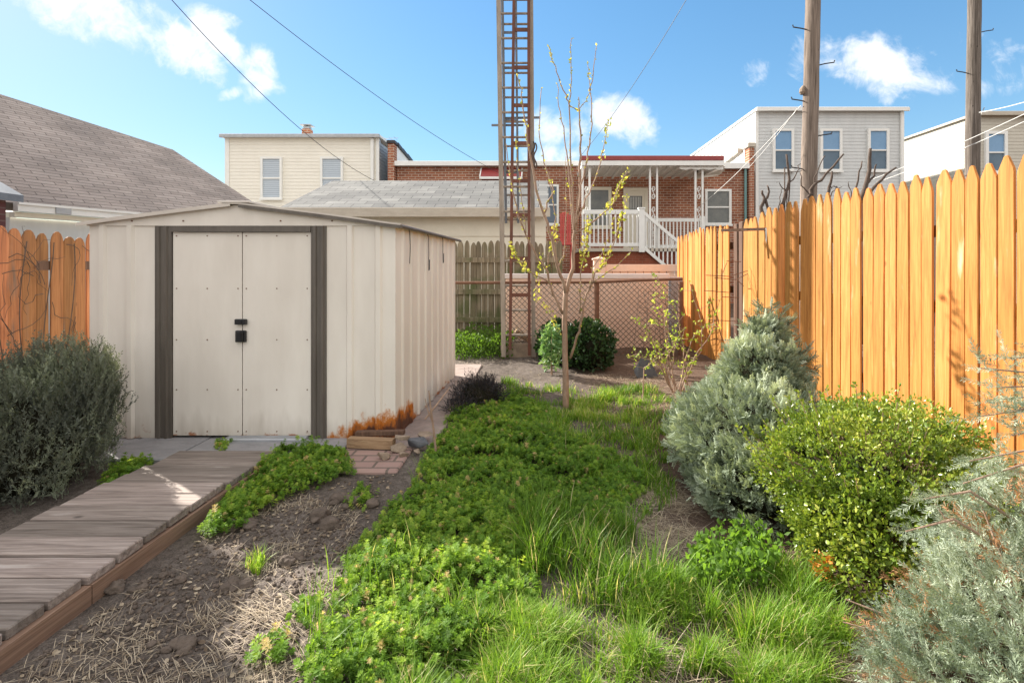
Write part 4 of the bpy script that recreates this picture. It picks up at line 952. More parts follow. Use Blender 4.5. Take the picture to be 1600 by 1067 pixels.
for x in (a-.035, b+.001): mb.prism([(x, BY-.01, za+.02), (x, BY-.47, zb+.01), (x, BY-.47, zb-.09), (x, BY-.01, zb-.09)], (.034, 0, 0))
mb.bbox(a, b, BY-.485, BY-.451, zb-.10, zb-.02, .005); mb.build('awning_trim', M['white_paint'], awn)
mb = MB().tube([(bx(890), BY+1, zt+.06), (bx(890), BY+1, zt+.2)], .10, 10); mb.tube([(bx(890), BY+1, zt+.2), (bx(890), BY+1, zt+.25), (bx(890), BY+1, zt+.33)], [.19, .19, .08], 12); mb.build('roof_vent', M['dark_metal'], bh)
# brick house with porch
ph = thing('porch_house', 'red brick house with raised white railed porch and maroon roof edge', 'house', (5, BY, 0))
x0, x1 = bx(906), bx(1166)
def holes_wall(): 
    MB().box(x0, x1, BY, BY+8, -.1, bz(262)).build('wall', M['brick'], ph)
holes_wall()
MB().bbox(x0, x1+.05, BY-.11, BY+8.1, bz(262)+.001, bz(258), .01).build('roof', M['galv'], ph)
MB().bbox(bx(1128), x1+.05, BY-.2, BY-.115, bz(265), bz(256), .02).build('gutter', M['white_paint'], ph)
PYF = 15.4
def qx(px): return (px-PX)/F*PYF
def qz(py): return H-(py-PY)/F*PYF
mb = MB().bbox(qx(910), qx(1122), PYF-.15, BY-.12, qz(258), qz(253), .01); pr = mb.build('porch_roof', M['white_paint'], ph)
MB().bbox(qx(905), qx(1127), PYF-.25, PYF-.155, qz(253)+.0, qz(246), .015).build('fascia', M['maroon'], pr)
MB().bbox(qx(907), qx(1128), PYF-.24, PYF-.16, qz(261), qz(253.3), .02).build('gutter', M['white_paint'], pr)
mb = MB(); n = 60; xs_ = np.linspace(qx(930), qx(1126), n)
for k in range(14): MB().box(qx(925)+k*.29, qx(925)+k*.29+.05, PYF-.1, BY-.13, qz(262.5), qz(258.3)).build('rafter', M['white_paint'], pr)
mb = MB(); n = 50; xs_ = np.linspace(qx(1060), qx(1128), n)
mb.prism([(x, PYF-.12, qz(262)) for x in xs_]+[(x, PYF-.12, qz(265)-.03*abs(math.sin((x-xs_[0])*9))) for x in xs_[::-1]], (0, .01, 0)); mb.build('valance', M['white_paint'], pr)
# side awning panel
mb = MB(); xa = bx(1066); mb.prism([(xa, BY-1.25, bz(262)), (xa, BY-1.25, bz(290)), (xa+1.2, BY-.06, bz(275)), (xa+1.5, BY-.06, bz(262))], (.03, -.03, 0)); mb.build('side_awning', M['trim_tan'], ph)
# porch floor and base
PFZ = qz(388)
MB().bbox(qx(905), qx(1116), PYF-.1, BY-.002, PFZ-.10, PFZ, .01).build('porch_floor', M['trim_tan'], ph)
MB().box(qx(907), qx(1114), PYF, BY-.003, -.1, PFZ-.101).build('porch_base', M['porch_brick'], ph)
def scroll(px):
    mb = MB(); zb_, zt_ = PFZ, qz(258); a, b = qx(px-6.5), qx(px+4.5)
    for x in (a, b): mb.bbox(x-.028, x+.028, PYF-.03, PYF+.026, zb_, zt_, .004)
    c = (a+b)/2; r = (b-a)/2-.03; z = zb_+.25; H_ = zt_-zb_
    for z in np.arange(zb_+.3, zt_-.35, .62):
        for s, zc in ((1, z), (-1, z+.26)):
            mb.tube([(c+s*r*.85*(1-t*.6)*math.cos(t*7.5)*.9, PYF, zc+r*1.1*(1-t*.6)*math.sin(t*7.5)*s) for t in np.linspace(0, 1, 18)], .012, 4)
        mb.tube([(c+r*.6*math.cos(t*math.pi), PYF, z+.26*t) for t in np.linspace(0, 1, 6)], .012, 4)
    mb.build('scroll_column', M['white_paint'], ph)
for px in (917, 1022, 1093): scroll(px)
window(ph, bx(914), bx(955), bz(357), bz(293), BY-.03, M['cream_paint'], M['dark_pane'], M['dark_pane'], .1, .38)
window(ph, bx(1101), bx(1142), bz(352), bz(296), BY-.02, M['white_paint'], M['dark_pane'], M['dark_pane'], .08)
dr = MB()
a, b, c, d = bx(974), bx(1012), PFZ, bz(294)
for q in ((a, a+.1, c, d), (b-.1, b, c, d), (a+.1, b-.1, d-.1, d)): dr.box(q[0], q[1], BY-.06, BY+.02, q[2], q[3])
dr.box(a+.1, b-.1, BY-.03, BY+.0, c, d-.1); dr.box(a+.16, b-.16, BY-.045, BY-.031, c+.12, c+.75)
do = dr.build('door', M['cream_paint'], ph)
MB().box(a+.2, b-.2, BY-.045, BY-.0305, d-.75, d-.28).build('pane', M['dark_pane'], do)
mb = MB()
for k in range(7): mb.box(a+.22+k*.055, a+.235+k*.055, BY-.055, BY-.046, d-.72, d-.31)
mb.build('grille', M['white_paint'], do)
MB().tube([(bx(1163), BY-.1, .2), (bx(1163), BY-.1, bz(262))], .045, 8).build('downspout', M['green_pipe'], ph)
# railings
def balusters(mb, a, b, zb0, zb1, zt0, zt1, n, y0, y1):
    for k in range(n):
        t = (k+.5)/n; x = a+(b-a)*t; y = y0+(y1-y0)*t
        mb.bbox(x-.02, x+.02, y-.02, y+.02, zb0+(zb1-zb0)*t, zt0+(zt1-zt0)*t, .004)
RY = PYF-.06
mb = MB(); xa, xb = qx(911), qx(998)
mb.bbox(xa, xb, RY-.035, RY+.035, qz(335), qz(328.5), .01); mb.bbox(xa, xb, RY-.03, RY+.03, qz(385), qz(380), .01)
balusters(mb, xa, xb, qz(381), qz(381), qz(334.8), qz(334.8), 13, RY, RY); mb.build('railing', M['white_paint'], ph)
mb = MB().bbox(qx(997), qx(1006), RY-.08, RY+.08, PFZ-.12, qz(327), .01); mb.bbox(qx(996), qx(1007), RY-.1, RY+.1, qz(327)+.001, qz(325), .008); mb.build('newel_post', M['white_paint'], ph)
mb = MB(); y2 = BY-1.0
SC = y2/PYF
mb.bbox(qx(1006), qx(1110), RY+.9-.035, RY+.9+.035, qz(343), qz(337), .01); mb.bbox(qx(1006), qx(1110), RY+.9-.03, RY+.9+.03, qz(386), qz(381), .01)
balusters(mb, qx(1008), qx(1108), qz(382), qz(382), qz(342.8), qz(342.8), 17, RY+.9, RY+.9); mb.bbox(qx(1107), qx(1115), RY+.83, RY+.97, PFZ-.1, qz(334), .01)
mb.build('railing', M['white_paint'], ph)
mb = MB(); A = np.array([qx(1005), RY-.02, qz(333)]); B = np.array([qx(1072), RY-.02, qz(390)]); dn = np.array([0, 0, qz(385)-qz(331)])
mb.bar(A, B, .07, .09); mb.bar(A+dn, B+dn, .07, .09)
balusters(mb, A[0], B[0], A[2]+dn[2], B[2]+dn[2], A[2], B[2], 10, RY-.02, RY-.02)
mb.build('stair_railing', M['white_paint'], ph)
mb = MB()
for k in range(6):
    xk = qx(1004)+k*.26; mb.box(xk, xk+.262, RY+.05, RY+.88, -.05, PFZ-.19*(k+1)+.02*(k % 2)*0)
mb.build('stair', M['porch_brick'], ph)
# red chair
rc = thing('garden_chair', 'red slatted garden chair back standing beside the brick house', 'chair', (bx(881), 13.5, 0))
def cx(px): return (px-PX)/F*13.5
def cz(py): return H-(py-PY)/F*13.5
mb = MB()
for k, px in enumerate((876.5, 880, 883.5, 887, 890.5)): mb.bbox(cx(px)-.024, cx(px)+.024, 13.5-.012, 13.5+.012, cz(380), cz(337-(3, 5, 6, 4, 1)[k]), .006)
mb.bbox(cx(874), cx(892.5), 13.513, 13.535, cz(365), cz(360), .003); mb.build('backrest', M['red_plastic'], rc)
MB().bbox(cx(873), cx(893), 13.0, 13.5, cz(384), cz(380)-.005, .006).build('seat', M['red_plastic'], rc)
for px in (874, 892):
    for y in (13.05, 13.45): MB().bbox(cx(px)-.03, cx(px)+.03, y-.03, y+.03, -.02, cz(384)-.001, .005).build('leg', M['red_plastic'], rc)
# covered grill behind stairs
# garage
gr = thing('garage', 'cream garage with grey shingle roof between the shed and the ladder', 'garage', (-2.5, 10.5, 0))
GY = 10.5
def roofuv(o, fu):
    me = o.data; n = len(me.vertices); co_ = np.empty(n*3, np.float32); me.vertices.foreach_get('co', co_); co_ = co_.reshape(-1, 3)
    at = me.attributes.new('roofuv', 'FLOAT_VECTOR', 'POINT'); at.data.foreach_set('vector', np.asarray(fu(co_), np.float32).ravel())
A = P(433, 323.5, GY-.25); B = P(858, 325, GY-.25); K = P(520, 282, 12.6); J = P(860, 283, 12.6)
A[2] = B[2] = (A[2]+B[2])/2; K[2] = J[2] = (K[2]+J[2])/2; A[0] = K[0]-.12; J[0] = B[0]+.02
mb = MB(); ex = np.array([0, 0, -.06]); mb.prism([A, B, J, K], ex)
o = mb.build('roof', M['shingle_grey'], gr); sl = math.hypot(12.6-GY+.25, K[2]-A[2]); sn = (12.6-GY+.25)/sl
roofuv(o, lambda c: np.stack([c[:, 0], (c[:, 1])/sn, 0*c[:, 0]], -1))
mb = MB(); J2 = J+[0, 2.35, -(K[2]-A[2])]; K2 = K+[0, 2.35, -(K[2]-A[2])]; mb.prism([K+[0, .002, 0], J+[0, .002, 0], J2, K2], ex); o = mb.build('roof', M['shingle_grey'], gr); roofuv(o, lambda c: np.stack([c[:, 0], (c[:, 1])/sn, 0*c[:, 0]], -1))
MB().bbox(A[0]-.02, B[0]+.02, GY-.30, GY-.252, A[2]-.19, A[2]-.005, .01).build('fascia', M['trim_tan'], gr)
zw = A[2]-.12
mb = MB(); siding(mb, (A[0]+.1, GY), (B[0]-.06, GY), -.1, lambda t: zw, .40, (0, -1), .02); mb.build('wall', M['cream_paint'], gr)
for xx, s in ((A[0]+.1, -1), (B[0]-.06, 1)):
    mb = MB(); mb.prism([(xx, GY, -.1), (xx, 14.7, -.1), (xx, 14.7, zw), (xx, 12.6, K[2]-.09), (xx, GY, zw)], (.04*-s, 0, 0)); mb.build('side_wall', M['cream_paint'], gr)
MB().box(A[0]+.1, B[0]-.06, 14.66, 14.70, -.1, zw).build('rear_wall', M['cream_paint'], gr)
# brown roofed building, left
bl = thing('brown_roof_building', 'cream walled building with big brown shingle roof and white gutter on the left', 'building', (-6, 8, 0))
dv = np.array([.384, 1, 0]); dv /= np.linalg.norm(dv); nh = np.array([-dv[1], dv[0], 0]); pitch = math.radians(36)
us = nh*math.cos(pitch)+np.array([0, 0, math.sin(pitch)]); nr = np.cross(dv, us)
E = P(20, 317, 6.5)
def hit(px, py):
    r = np.array([(px-PX)/F, 1, (PY-py)/F]); c = np.array([0, 0, H]); return c+r*(((E-c)@nr)/(r@nr))
tl, hip, br = hit(-60, 128), hit(270, 234), hit(412, 327)
t_l = (tl-E)@dv
eL = E+dv*-.35; eR = E+dv*((br-E)@dv)
lowR = br if (br-E)@us > .02 else eR
mb = MB(); mb.prism([eL, E+dv*3.9, br, hip, tl, hit(-420, 30)], nr*-.12 if nr[2] > 0 else nr*.12)
o = mb.build('roof', M['shingle_brown'], bl); off = np.array(bl.location)
roofuv(o, lambda c: np.stack([(c+off-E)@dv, (c+off-E)@us, 0*c[:, 0]], -1))
g0, g1 = E+dv*0.0, E+dv*4.6; outn = -nh
mb = MB(); mb.bar(g0+outn*.06+[0, 0, -.055], g1+outn*.06+[0, 0, -.055], .11, .11); mb.bar(g0+outn*.13+[0, 0, -.01], g1+outn*.13+[0, 0, -.01], .02, .03); mb.build('gutter', M['white_paint'], bl)
mb = MB(); mb.bar(g0+dv*.38+outn*.128+[0, 0, -.055], g0+dv*.55+outn*.128+[0, 0, -.055], .012, .10); mb.build('gutter_patch', M['galv'], bl)
mb = MB(); mb.bar(g0-outn*.02+[0, 0, -.145], g1-outn*.02+[0, 0, -.145], .12, .06); mb.build('soffit', M['cream_paint'], bl)
wl0, wl1 = g0+dv*.02-outn*.12, g1-outn*.12
mb = MB(); mb.prism([(wl0[0], wl0[1], -.1), (wl1[0], wl1[1], -.1), (wl1[0], wl1[1], E[2]-.18), (wl0[0], wl0[1], E[2]-.18)], nh*.15); mb.build('wall', M['white_siding'], bl)
mb = MB(); q = [eL+nh*.3, tl+0, hit(-420, 30)]
e1 = wl0+nh*.2; e2 = wl0+nh*5.2
mb.prism([(e1[0], e1[1], -.1), (e2[0], e2[1], -.1), (e2[0], e2[1], 3.6), (e1[0], e1[1], 2.0)], dv*.15); mb.build('end_wall', M['white_siding'], bl)
e1 = wl1+nh*.2; e2 = wl1+nh*3.2
mb.build
# maroon brick neighbour corner at the far left
nb = thing('brick_outbuilding', 'dull maroon brick outbuilding corner with grey metal eave at the left edge', 'outbuilding', (-6.2, 5.6, 0))
c = P(9, 415, 5.75); xr_ = c[0]
MB().box(xr_-1.2, xr_, 4.9, 5.75, -.1, 2.03).build('wall', M['dull_brick'], nb)
MB().box(-7.6, -6.17, 4.41, 5.75, -.1, 3.9).build('rear_shade_block', M['dull_brick'], nb)  # unseen tall block added to shade the walkway deck
MB().box(-7.6, -4.74, 2.5, 4.4, -.1, 3.05).build('side_shade_block', M['dull_brick'], nb)  # unseen block added to cast shade over the soil and deck
MB().bbox(-7.7, -4.68, 2.4, 4.42, 3.051, 3.16, .02).build('shade_block_roof', M['grey_bar'], nb)  # top of the added side block, also out of view
mb = MB(); mb.prism([(xr_+.10, 4.8, 2.02), (xr_+.10, 4.8, 2.10), (xr_-1.25, 4.8, 2.9), (xr_-1.25, 4.8, 2.35)], (0, 1.05, 0)); mb.build('eave', M['grey_bar'], nb)
# right white house
wh = thing('white_house', 'two storey grey white sided house with three windows behind right fence', 'house', (11, BY, 0))
x0, x1, zt = bx(1181), bx(1411), bz(174)
mb = MB(); siding(mb, (x0, BY), (x1, BY), -.1, lambda t: zt, .115, (0, -1)); mb.build('wall', M['white_siding'], wh)
mb = MB(); siding(mb, (x0, BY+11), (x0, BY), -.1, lambda t: zt, .115, (-1, 0)); mb.build('side_wall', M['white_siding'], wh)
mb = MB(); siding(mb, (x1, BY), (x1, BY+11), -.1, lambda t: zt, .115, (1, 0)); mb.build('side_wall', M['white_siding'], wh)
MB().bbox(x0-.06, x1+.06, BY-.12, BY+11.1, zt+.001, zt+.08, .01).build('roof', M['white_paint'], wh)
MB().bbox(x0-.06, x1+.1, BY-.21, BY-.125, zt-.04, zt+.09, .02).build('gutter', M['white_paint'], wh)
MB().bbox(bx(1405), bx(1410), BY-.1, BY-.013, 0, zt-.04, .01).build('downspout', M['white_paint'], wh)
MB().box(x0-.02, x0+.08, BY-.03, BY-.0125, 0, zt).build('corner_trim', M['white_paint'], wh)
for a, b in ((1206, 1239), (1280, 1314), (1354, 1387)): window(wh, bx(a), bx(b), bz(269), bz(202), BY-.045, M['white_paint'], M['blue_blind'], M['low_pane'], .085, .5)
# brick pier beside the white house
pr2 = thing('parapet_wall', 'narrow brick pier with cap at the corner of the white house', 'wall', (bx(1170), BY, 0))
MB().bbox(bx(1167), bx(1175), BY-.2, BY+.2, -.1, bz(232), .01).build('brick_pier', M['brick'], pr2)
MB().bbox(bx(1164), bx(1177), BY-.25, BY+.25, bz(232)+.001, bz(225), .03).build('cap', M['trim_tan'], pr2)
mb = MB()
for t in np.linspace(0, 1, 8): c = np.array([bx(1165)-.02, BY+.3+2.6*t, bz(232)-.9*t*0]); mb.obox((bx(1162)-.1*t, BY+.5+3.4*t, bz(234)-.35*t), (.10, 0, 0), (0, .24, -.03), (0, 0, .07))
mb.build('coping', M['trim_tan'], pr2)
# far right house
fh = thing('tan_house', 'tan sided house with white window at the right edge of the view', 'house', (18, BY, 0))
x0, x1, zt = bx(1528), bx(1760), bz(180)
mb = MB(); siding(mb, (x0, BY), (x1, BY), -.1, lambda t: zt, .115, (0, -1)); mb.build('wall', M['tan_siding'], fh)
mb = MB(); siding(mb, (x0, BY+11), (x0, BY), -.1, lambda t: zt, .115, (-1, 0)); mb.build('side_wall', M['tan_siding'], fh)
MB().bbox(x0-.1, x1, BY-.14, BY+11.1, zt+.001, zt+.08, .01).build('roof', M['trim_tan'], fh)
MB().bbox(x0-.06, x1, BY-.22, BY-.145, zt-.06, zt+.08, .02).build('gutter', M['trim_tan'], fh)
window(fh, bx(1537), bx(1571), bz(272), bz(206), BY-.045, M['white_paint'], M['blue_blind'], M['low_pane'], .1, .5)

# ------------------------------------------------------------------ utility poles, wires
def pole(pts, r0, r1, label, steps, extra=None):
    b = pts[0]; t = thing('utility_pole', label, 'utility pole', (b[0], b[1], 0))
    mb = MB(); q = np.array([np.array(pts[0])*(1-s)+np.array(pts[1])*s for s in np.linspace(0, 1, 24)])
    n = 18; V = []
    for k, c in enumerate(q):
        a = np.arange(n)*2*math.pi/n; r = (r0+(r1-r0)*k/23)*(1+.03*np.sin(a*5+k*.25)+.02*rr.normal(size=n)); V.append(c+np.stack([np.cos(a)*r, np.sin(a)*r, 0*a], -1))
    mb.add(np.concatenate(V), [(k*n+j, k*n+(j+1) % n, (k+1)*n+(j+1) % n, (k+1)*n+j) for k in range(23) for j in range(n)]+[tuple(range(23*n, 24*n))]); mb.build('shaft', M['pole_dark'] if 'grooved' in label else M['pole'], t, True)
    for px, py, s in steps:
        c = P(px, py, b[1]); mb = MB(); mb.tube([c+[-s*.10, -.02, -.04], c+[s*.08, -.03, 0], c+[s*.24, -.04, .02], c+[s*.25, -.04, .06]], .012, 5); mb.build('step_bolt', M['dark_metal'], t)
    return t
PY1 = 9.5
a, b = P(1262, 330, PY1), P(1272, -70, PY1); a[2] = -.1; a[0] -= .05
p1 = pole((a, b), .152, .125, 'brown wooden utility pole with step bolts rising behind the pruned branches', [(1258, 46, -1), (1281, 101, 1), (1256, 158, -1), (1277, 212, 1), (1256, 264, -1)])
mb = MB(); c = P(1254, 142, PY1); mb.tube([c+[0, 0, -.07], c+[0, 0, -.03], c+[0, 0, .03], c+[.02, 0, .08]], [.04, .06, .05, .03], 10); mb.build('insulator', M['stone'], p1)
PY2 = 12.0
a, b = P(1517, 250, PY2), P(1523, -70, PY2); a[2] = -.1
p2 = pole((a, b), .155, .13, 'dark grooved wooden utility pole nearest the right edge of the view', [(1533, 50, 1), (1509, 114, -1)])
def wire(pts, r, mat, label, sag=.0):
    a, b = np.array(pts[0]), np.array(pts[1]); t = np.linspace(0, 1, 24)[:, None]; q = a+(b-a)*t; q[:, 2] -= sag*4*(t*(1-t))[:, 0]
    tag(MB().tube(q, r, 5).build('overhead_wire', mat), label, 'wire', 'overhead wires')
wire((P(215, -60, 9), P(586, 283, 17.3)), .008, M['cable'], 'dark wire running from the upper left down past the cream house chimney', .45)
wire((P(340, -40, 9), P(790, 276, 17.2)), .007, M['cable'], 'dark wire crossing the sky left of the ladder to the brick house', .25)
wire((P(1090, -30, 9), P(905, 246, 15.2)), .006, M['cable'], 'dark wire from top centre down to the porch roof', .2)
wire((P(1252, 165, PY1), P(1090, 325, 15.3)), .008, M['white_cable'], 'white wire from the pole down in front of the brick porch', .1)
wire((P(1246, 170, PY1), P(1170, 262, 16.8)), .008, M['white_cable'], 'short white wire between the pole and white house corner', .05)
wire((P(1530, 176, PY2-.2), P(1640, 148, 9)), .008, M['white_cable'], 'uppermost white wire right of the grooved pole', .03)
wire((P(1350, 285, 15), P(1640, 160, 9)), .008, M['white_cable'], 'white wire rising to the right edge below the tan house roof', .06)
wire((P(1370, 285, 15), P(1640, 172, 9)), .008, M['white_cable'], 'lowest white wire rising to the right edge by tan house window', .06)
wire((P(1538, 168, PY2-.2), P(1510, 232, 15)), .008, M['white_cable'], 'white wire dropping across the grooved pole towards the tan house', .02)

# ------------------------------------------------------------------ young tree
TY = 4.65
tr = thing('young_tree', 'slender young tree with bare upright branches and yellow green buds', 'tree', (P(884, 0, TY)[0], TY, 0))
rt = np.random.default_rng(31)
limbs = [
    ([(884, 645), (884, 600), (883, 560), (882, 500), (884, 452)], .030, .022, 0, 0),
    ([(884, 460), (895, 420), (898, 370), (902, 330), (905, 300), (907, 245), (907, 205), (905, 172), (904, 152)], .020, .004, 0, .25),
    ([(884, 458), (872, 418), (862, 375), (850, 335), (838, 300), (829, 250), (824, 215), (819, 170), (814, 140), (808, 116)], .016, .003, -.05, -.3),
    ([(897, 375), (893, 335), (890, 290), (886, 240), (880, 200), (873, 165), (870, 130)], .011, .003, .05, .4),
    ([(898, 360), (895, 310), (893, 270), (891, 225), (889, 164), (885, 150), (873, 122), (864, 95), (858, 73)], .010, .003, .0, -.1),
    ([(889, 166), (893, 140), (892, 100), (893, 60)], .006, .003, -.05, -.05),
    ([(902, 335), (909, 290), (917, 250), (921, 215), (924, 185), (923, 140), (928, 105), (932, 72)], .010, .003, 0, .2),
    ([(923, 142), (920, 120), (919, 97)], .004, .0025, .15, .2),
    ([(889, 164), (900, 173), (905, 171)], .004, .003, -.1, .2), ([(905, 171), (915, 158), (922, 142)], .004, .003, .2, .18),
    ([(900, 350), (912, 320), (925, 295), (938, 255), (945, 220), (951, 187)], .009, .003, .05, .5),
    ([(850, 335), (858, 310), (866, 300), (850, 255), (842, 205), (846, 137)], .008, .003, -.1, -.2),
    ([(862, 375), (868, 340), (862, 300), (856, 270), (850, 250)], .006, .003, -.05, .1),
    ([(879, 490), (863, 459), (856, 425), (840, 403), (822, 365), (810, 338), (801, 300), (796, 265), (791, 225)], .012, .003, 0, -.35),
    ([(856, 440), (830, 427), (815, 412), (805, 400), (797, 385)], .007, .003, -.05, -.25),
    ([(822, 365), (818, 330), (812, 290), (808, 240), (806, 215)], .005, .002, -.2, -.3),
    ([(855, 420), (858, 390), (868, 370), (872, 350)], .005, .002, 0, .1),
    ([(900, 364), (921, 350), (942, 335), (958, 317), (968, 290), (982, 268)], .009, .003, .05, .35),
    ([(891, 560), (900, 530), (908, 512), (911, 480), (921, 450), (930, 425), (945, 415), (955, 391), (966, 360), (979, 306)], .012, .003, 0, -.4),
    ([(926, 443), (945, 430), (962, 418), (988, 390)], .006, .002, -.2, -.3),
    ([(906, 490), (906, 455), (908, 420), (916, 385), (920, 340)], .007, .003, -.1, -.3),
    ([(921, 450), (926, 420), (942, 395), (950, 370), (962, 330)], .006, .002, -.2, -.1),
    ([(872, 418), (880, 400), (884, 350), (884, 300), (884, 245)], .007, .003, 0, .3),
]
tb = MB(); bud = MB(); twigpts = []
for pts, r0, r1, d0, d1 in limbs:
    n = len(pts); q = []
    for k, p in enumerate(pts): q.append(P(*p, TY+d0+(d1-d0)*k/(n-1)))
    q = np.array(q)
    # densify with wiggle
    t = np.linspace(0, n-1, (n-1)*3+1); dense = np.stack([np.interp(t, np.arange(n), q[:, j]) for j in range(3)], -1)
    if r0 < .025: dense[1:-1] += rt.normal(size=dense[1:-1].shape)*.005
    else: dense[0, 2] = -.03
    tb.tube(dense, np.linspace(r0, r1, len(dense)), 8 if r0 > .015 else 6)
    if r0 < .025:
        for k in range(int(len(dense)*2.3)):
            u = rt.random(); 
            if u < .15 and r0 > .008: continue
            i = min(int(u*(len(dense)-1)), len(dense)-2); f = u*(len(dense)-1)-i; twigpts.append((*(dense[i]*(1-f)+dense[i+1]*f), *(unit(dense[i+1]-dense[i]))))
tw_ = np.array(twigpts); N = len(tw_)
tb.build('trunk', M['bark'], tr, True)
ax = unit(tw_[:, 3:]*.8+rt.normal(size=(N, 3))*.55)
stampscaled(bud, LEAF_V, LEAF_F, ax, tw_[:, :3], .022*(.5+rt.random(N)), rt.random(N), rt)
# leafier tips
for a, b, d, n in (((921, 340), (908, 425), -.3, 95), ((982, 266), (944, 338), .35, 105), ((797, 385), (826, 430), -.25, 55), ((979, 306), (964, 370), -.4, 40), ((955, 391), (930, 425), -.35, 40), ((843, 400), (840, 470), .0, 40), ((868, 350), (862, 400), 0, 30), ((951, 187), (938, 255), .5, 30), ((850, 470), (875, 520), -.1, 30)):
    A_, B_ = P(*a, TY+d), P(*b, TY+d); t = rt.random(n)[:, None]; c = A_+(B_-A_)*t+rt.normal(size=(n, 3))*.016
    stampscaled(bud, LEAF_V, LEAF_F, unit(rt.normal(size=(n, 3))*.7+(A_-B_)/np.linalg.norm(A_-B_)), c, .034*(.5+.8*rt.random(n)), rt.random(n), rt)
bud.build('foliage', M['bud'], tr)

# ------------------------------------------------------------------ shrubs
def leafy(mb, c, r, n, size, rng, lump=.25, freq=2.2, tv=(LEAF6_V, LEAF6_F), out=.7, up=.25, tb=.45, ts=.22, inner=.75, seed=0, clumpf=7):
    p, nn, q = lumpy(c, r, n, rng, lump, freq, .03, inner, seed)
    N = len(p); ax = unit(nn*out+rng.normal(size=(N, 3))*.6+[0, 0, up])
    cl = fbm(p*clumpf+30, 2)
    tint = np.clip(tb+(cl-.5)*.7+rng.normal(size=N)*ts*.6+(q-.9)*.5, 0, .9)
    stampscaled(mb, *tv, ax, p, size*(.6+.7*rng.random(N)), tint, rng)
    return p
rb = np.random.default_rng(51)
# boxwood
bw = thing('boxwood_shrub', 'rounded yellow green boxwood shrub in front of the orange fence', 'shrub', (1.55, 2.35, 0))
mb = MB()
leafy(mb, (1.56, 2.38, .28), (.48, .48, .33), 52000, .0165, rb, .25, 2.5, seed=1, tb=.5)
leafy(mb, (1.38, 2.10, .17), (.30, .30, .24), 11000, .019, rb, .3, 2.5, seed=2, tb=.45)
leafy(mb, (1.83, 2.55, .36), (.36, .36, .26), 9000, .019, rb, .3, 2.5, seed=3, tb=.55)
stems = MB()
for k in range(80):            # shoots sticking out of the top
    d = unit(rb.normal(size=3)*[1, 1, .3]+[0, 0, .7]); c0 = np.array([1.56, 2.38, .28])+d*[.48, .48, .33]*(.97*(1+.25*(fbm((d*2.5+21)[None], 3)[0]-.5)*2+.38*(vnoise((d*9+61)[None])[0]-.5))); L = .05+.09*rb.random(); e = c0+unit(d+[0, 0, .8])*L
    stems.tube([np.array([1.55, 2.38, .03]), np.array([1.55, 2.38, .12])+d*.12, c0-d*.05, c0, e], [.006, .005, .003, .0028, .0015], 4)
    n = int(L/.006); t = rb.random(n)[:, None]; stampscaled(mb, LEAF6_V, LEAF6_F, unit(unit(e-c0)+rb.normal(size=(n, 3))*.6), c0+(e-c0)*t, .023*(.6+.6*rb.random(n)), np.clip(.6+rb.normal(size=n)*.15, 0, .92), rb)
mb2 = MB()
n = 220; c = G(1298, 905); c = P(1287, 890, 2.0); pts = P(1285, 890, 2.02)+rb.normal(size=(n, 3))*[.02, .02, .035]; stampscaled(mb, LEAF6_V, LEAF6_F, unit(rb.normal(size=(n, 3))), pts, .02*(.6+.6*rb.random(n)), np.full(n, 1.0), rb)
mb.build('foliage', M['boxwood'], bw)
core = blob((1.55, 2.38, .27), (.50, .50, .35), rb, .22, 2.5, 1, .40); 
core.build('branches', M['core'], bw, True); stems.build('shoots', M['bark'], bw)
# juniper
ju = thing('conifer_shrub', 'broad grey green conifer shrub tapering to a feathery top by the fence', 'shrub', (1.22, 3.1, 0))
mb = MB(); SPV, SPF = sprig_template(12, rb, 1, .42, .13, .7, True)
def sprigs(mb, c, r, n, size, rng, out=.8, up=.35, lump=.25, tb=.45, seed=0, inner=.75, T=(SPV, SPF), zmin=.03, brown=.0, freq=2.2):
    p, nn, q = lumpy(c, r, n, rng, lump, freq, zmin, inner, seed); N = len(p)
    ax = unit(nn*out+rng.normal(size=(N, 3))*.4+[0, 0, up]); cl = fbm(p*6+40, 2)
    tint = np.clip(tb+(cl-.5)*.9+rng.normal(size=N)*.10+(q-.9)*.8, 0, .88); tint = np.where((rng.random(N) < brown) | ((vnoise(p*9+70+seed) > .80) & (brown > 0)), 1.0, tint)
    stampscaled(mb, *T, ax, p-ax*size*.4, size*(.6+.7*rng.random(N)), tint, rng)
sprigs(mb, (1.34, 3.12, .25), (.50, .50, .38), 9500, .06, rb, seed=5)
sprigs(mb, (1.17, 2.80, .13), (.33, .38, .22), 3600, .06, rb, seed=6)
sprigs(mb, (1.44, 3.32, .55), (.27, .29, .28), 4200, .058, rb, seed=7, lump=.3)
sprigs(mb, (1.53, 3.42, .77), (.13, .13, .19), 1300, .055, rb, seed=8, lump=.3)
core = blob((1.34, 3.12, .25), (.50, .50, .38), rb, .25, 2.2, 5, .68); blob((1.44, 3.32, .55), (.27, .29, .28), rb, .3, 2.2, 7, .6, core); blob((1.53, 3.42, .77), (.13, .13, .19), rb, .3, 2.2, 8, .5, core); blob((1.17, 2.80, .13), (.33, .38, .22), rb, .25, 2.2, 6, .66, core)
st = MB()
tips = [(1195, 487, 3.45), (1180, 500, 3.4), (1212, 505, 3.5), (1225, 500, 3.5), (1232, 520, 3.5), (1168, 515, 3.4), (1245, 530, 3.45), (1205, 478, 3.45), (1185, 478, 3.5), (1170, 492, 3.5), (1222, 486, 3.4), (1238, 500, 3.5), (1158, 505, 3.45), (1250, 548, 3.4), (1268, 560, 3.35), (1240, 575, 3.3), (1262, 545, 3.4), (1255, 560, 3.35), (1160, 540, 3.35), (1210, 525, 3.3), (1125, 600, 3.2), (1190, 520, 3.6), (1275, 575, 3.35)]
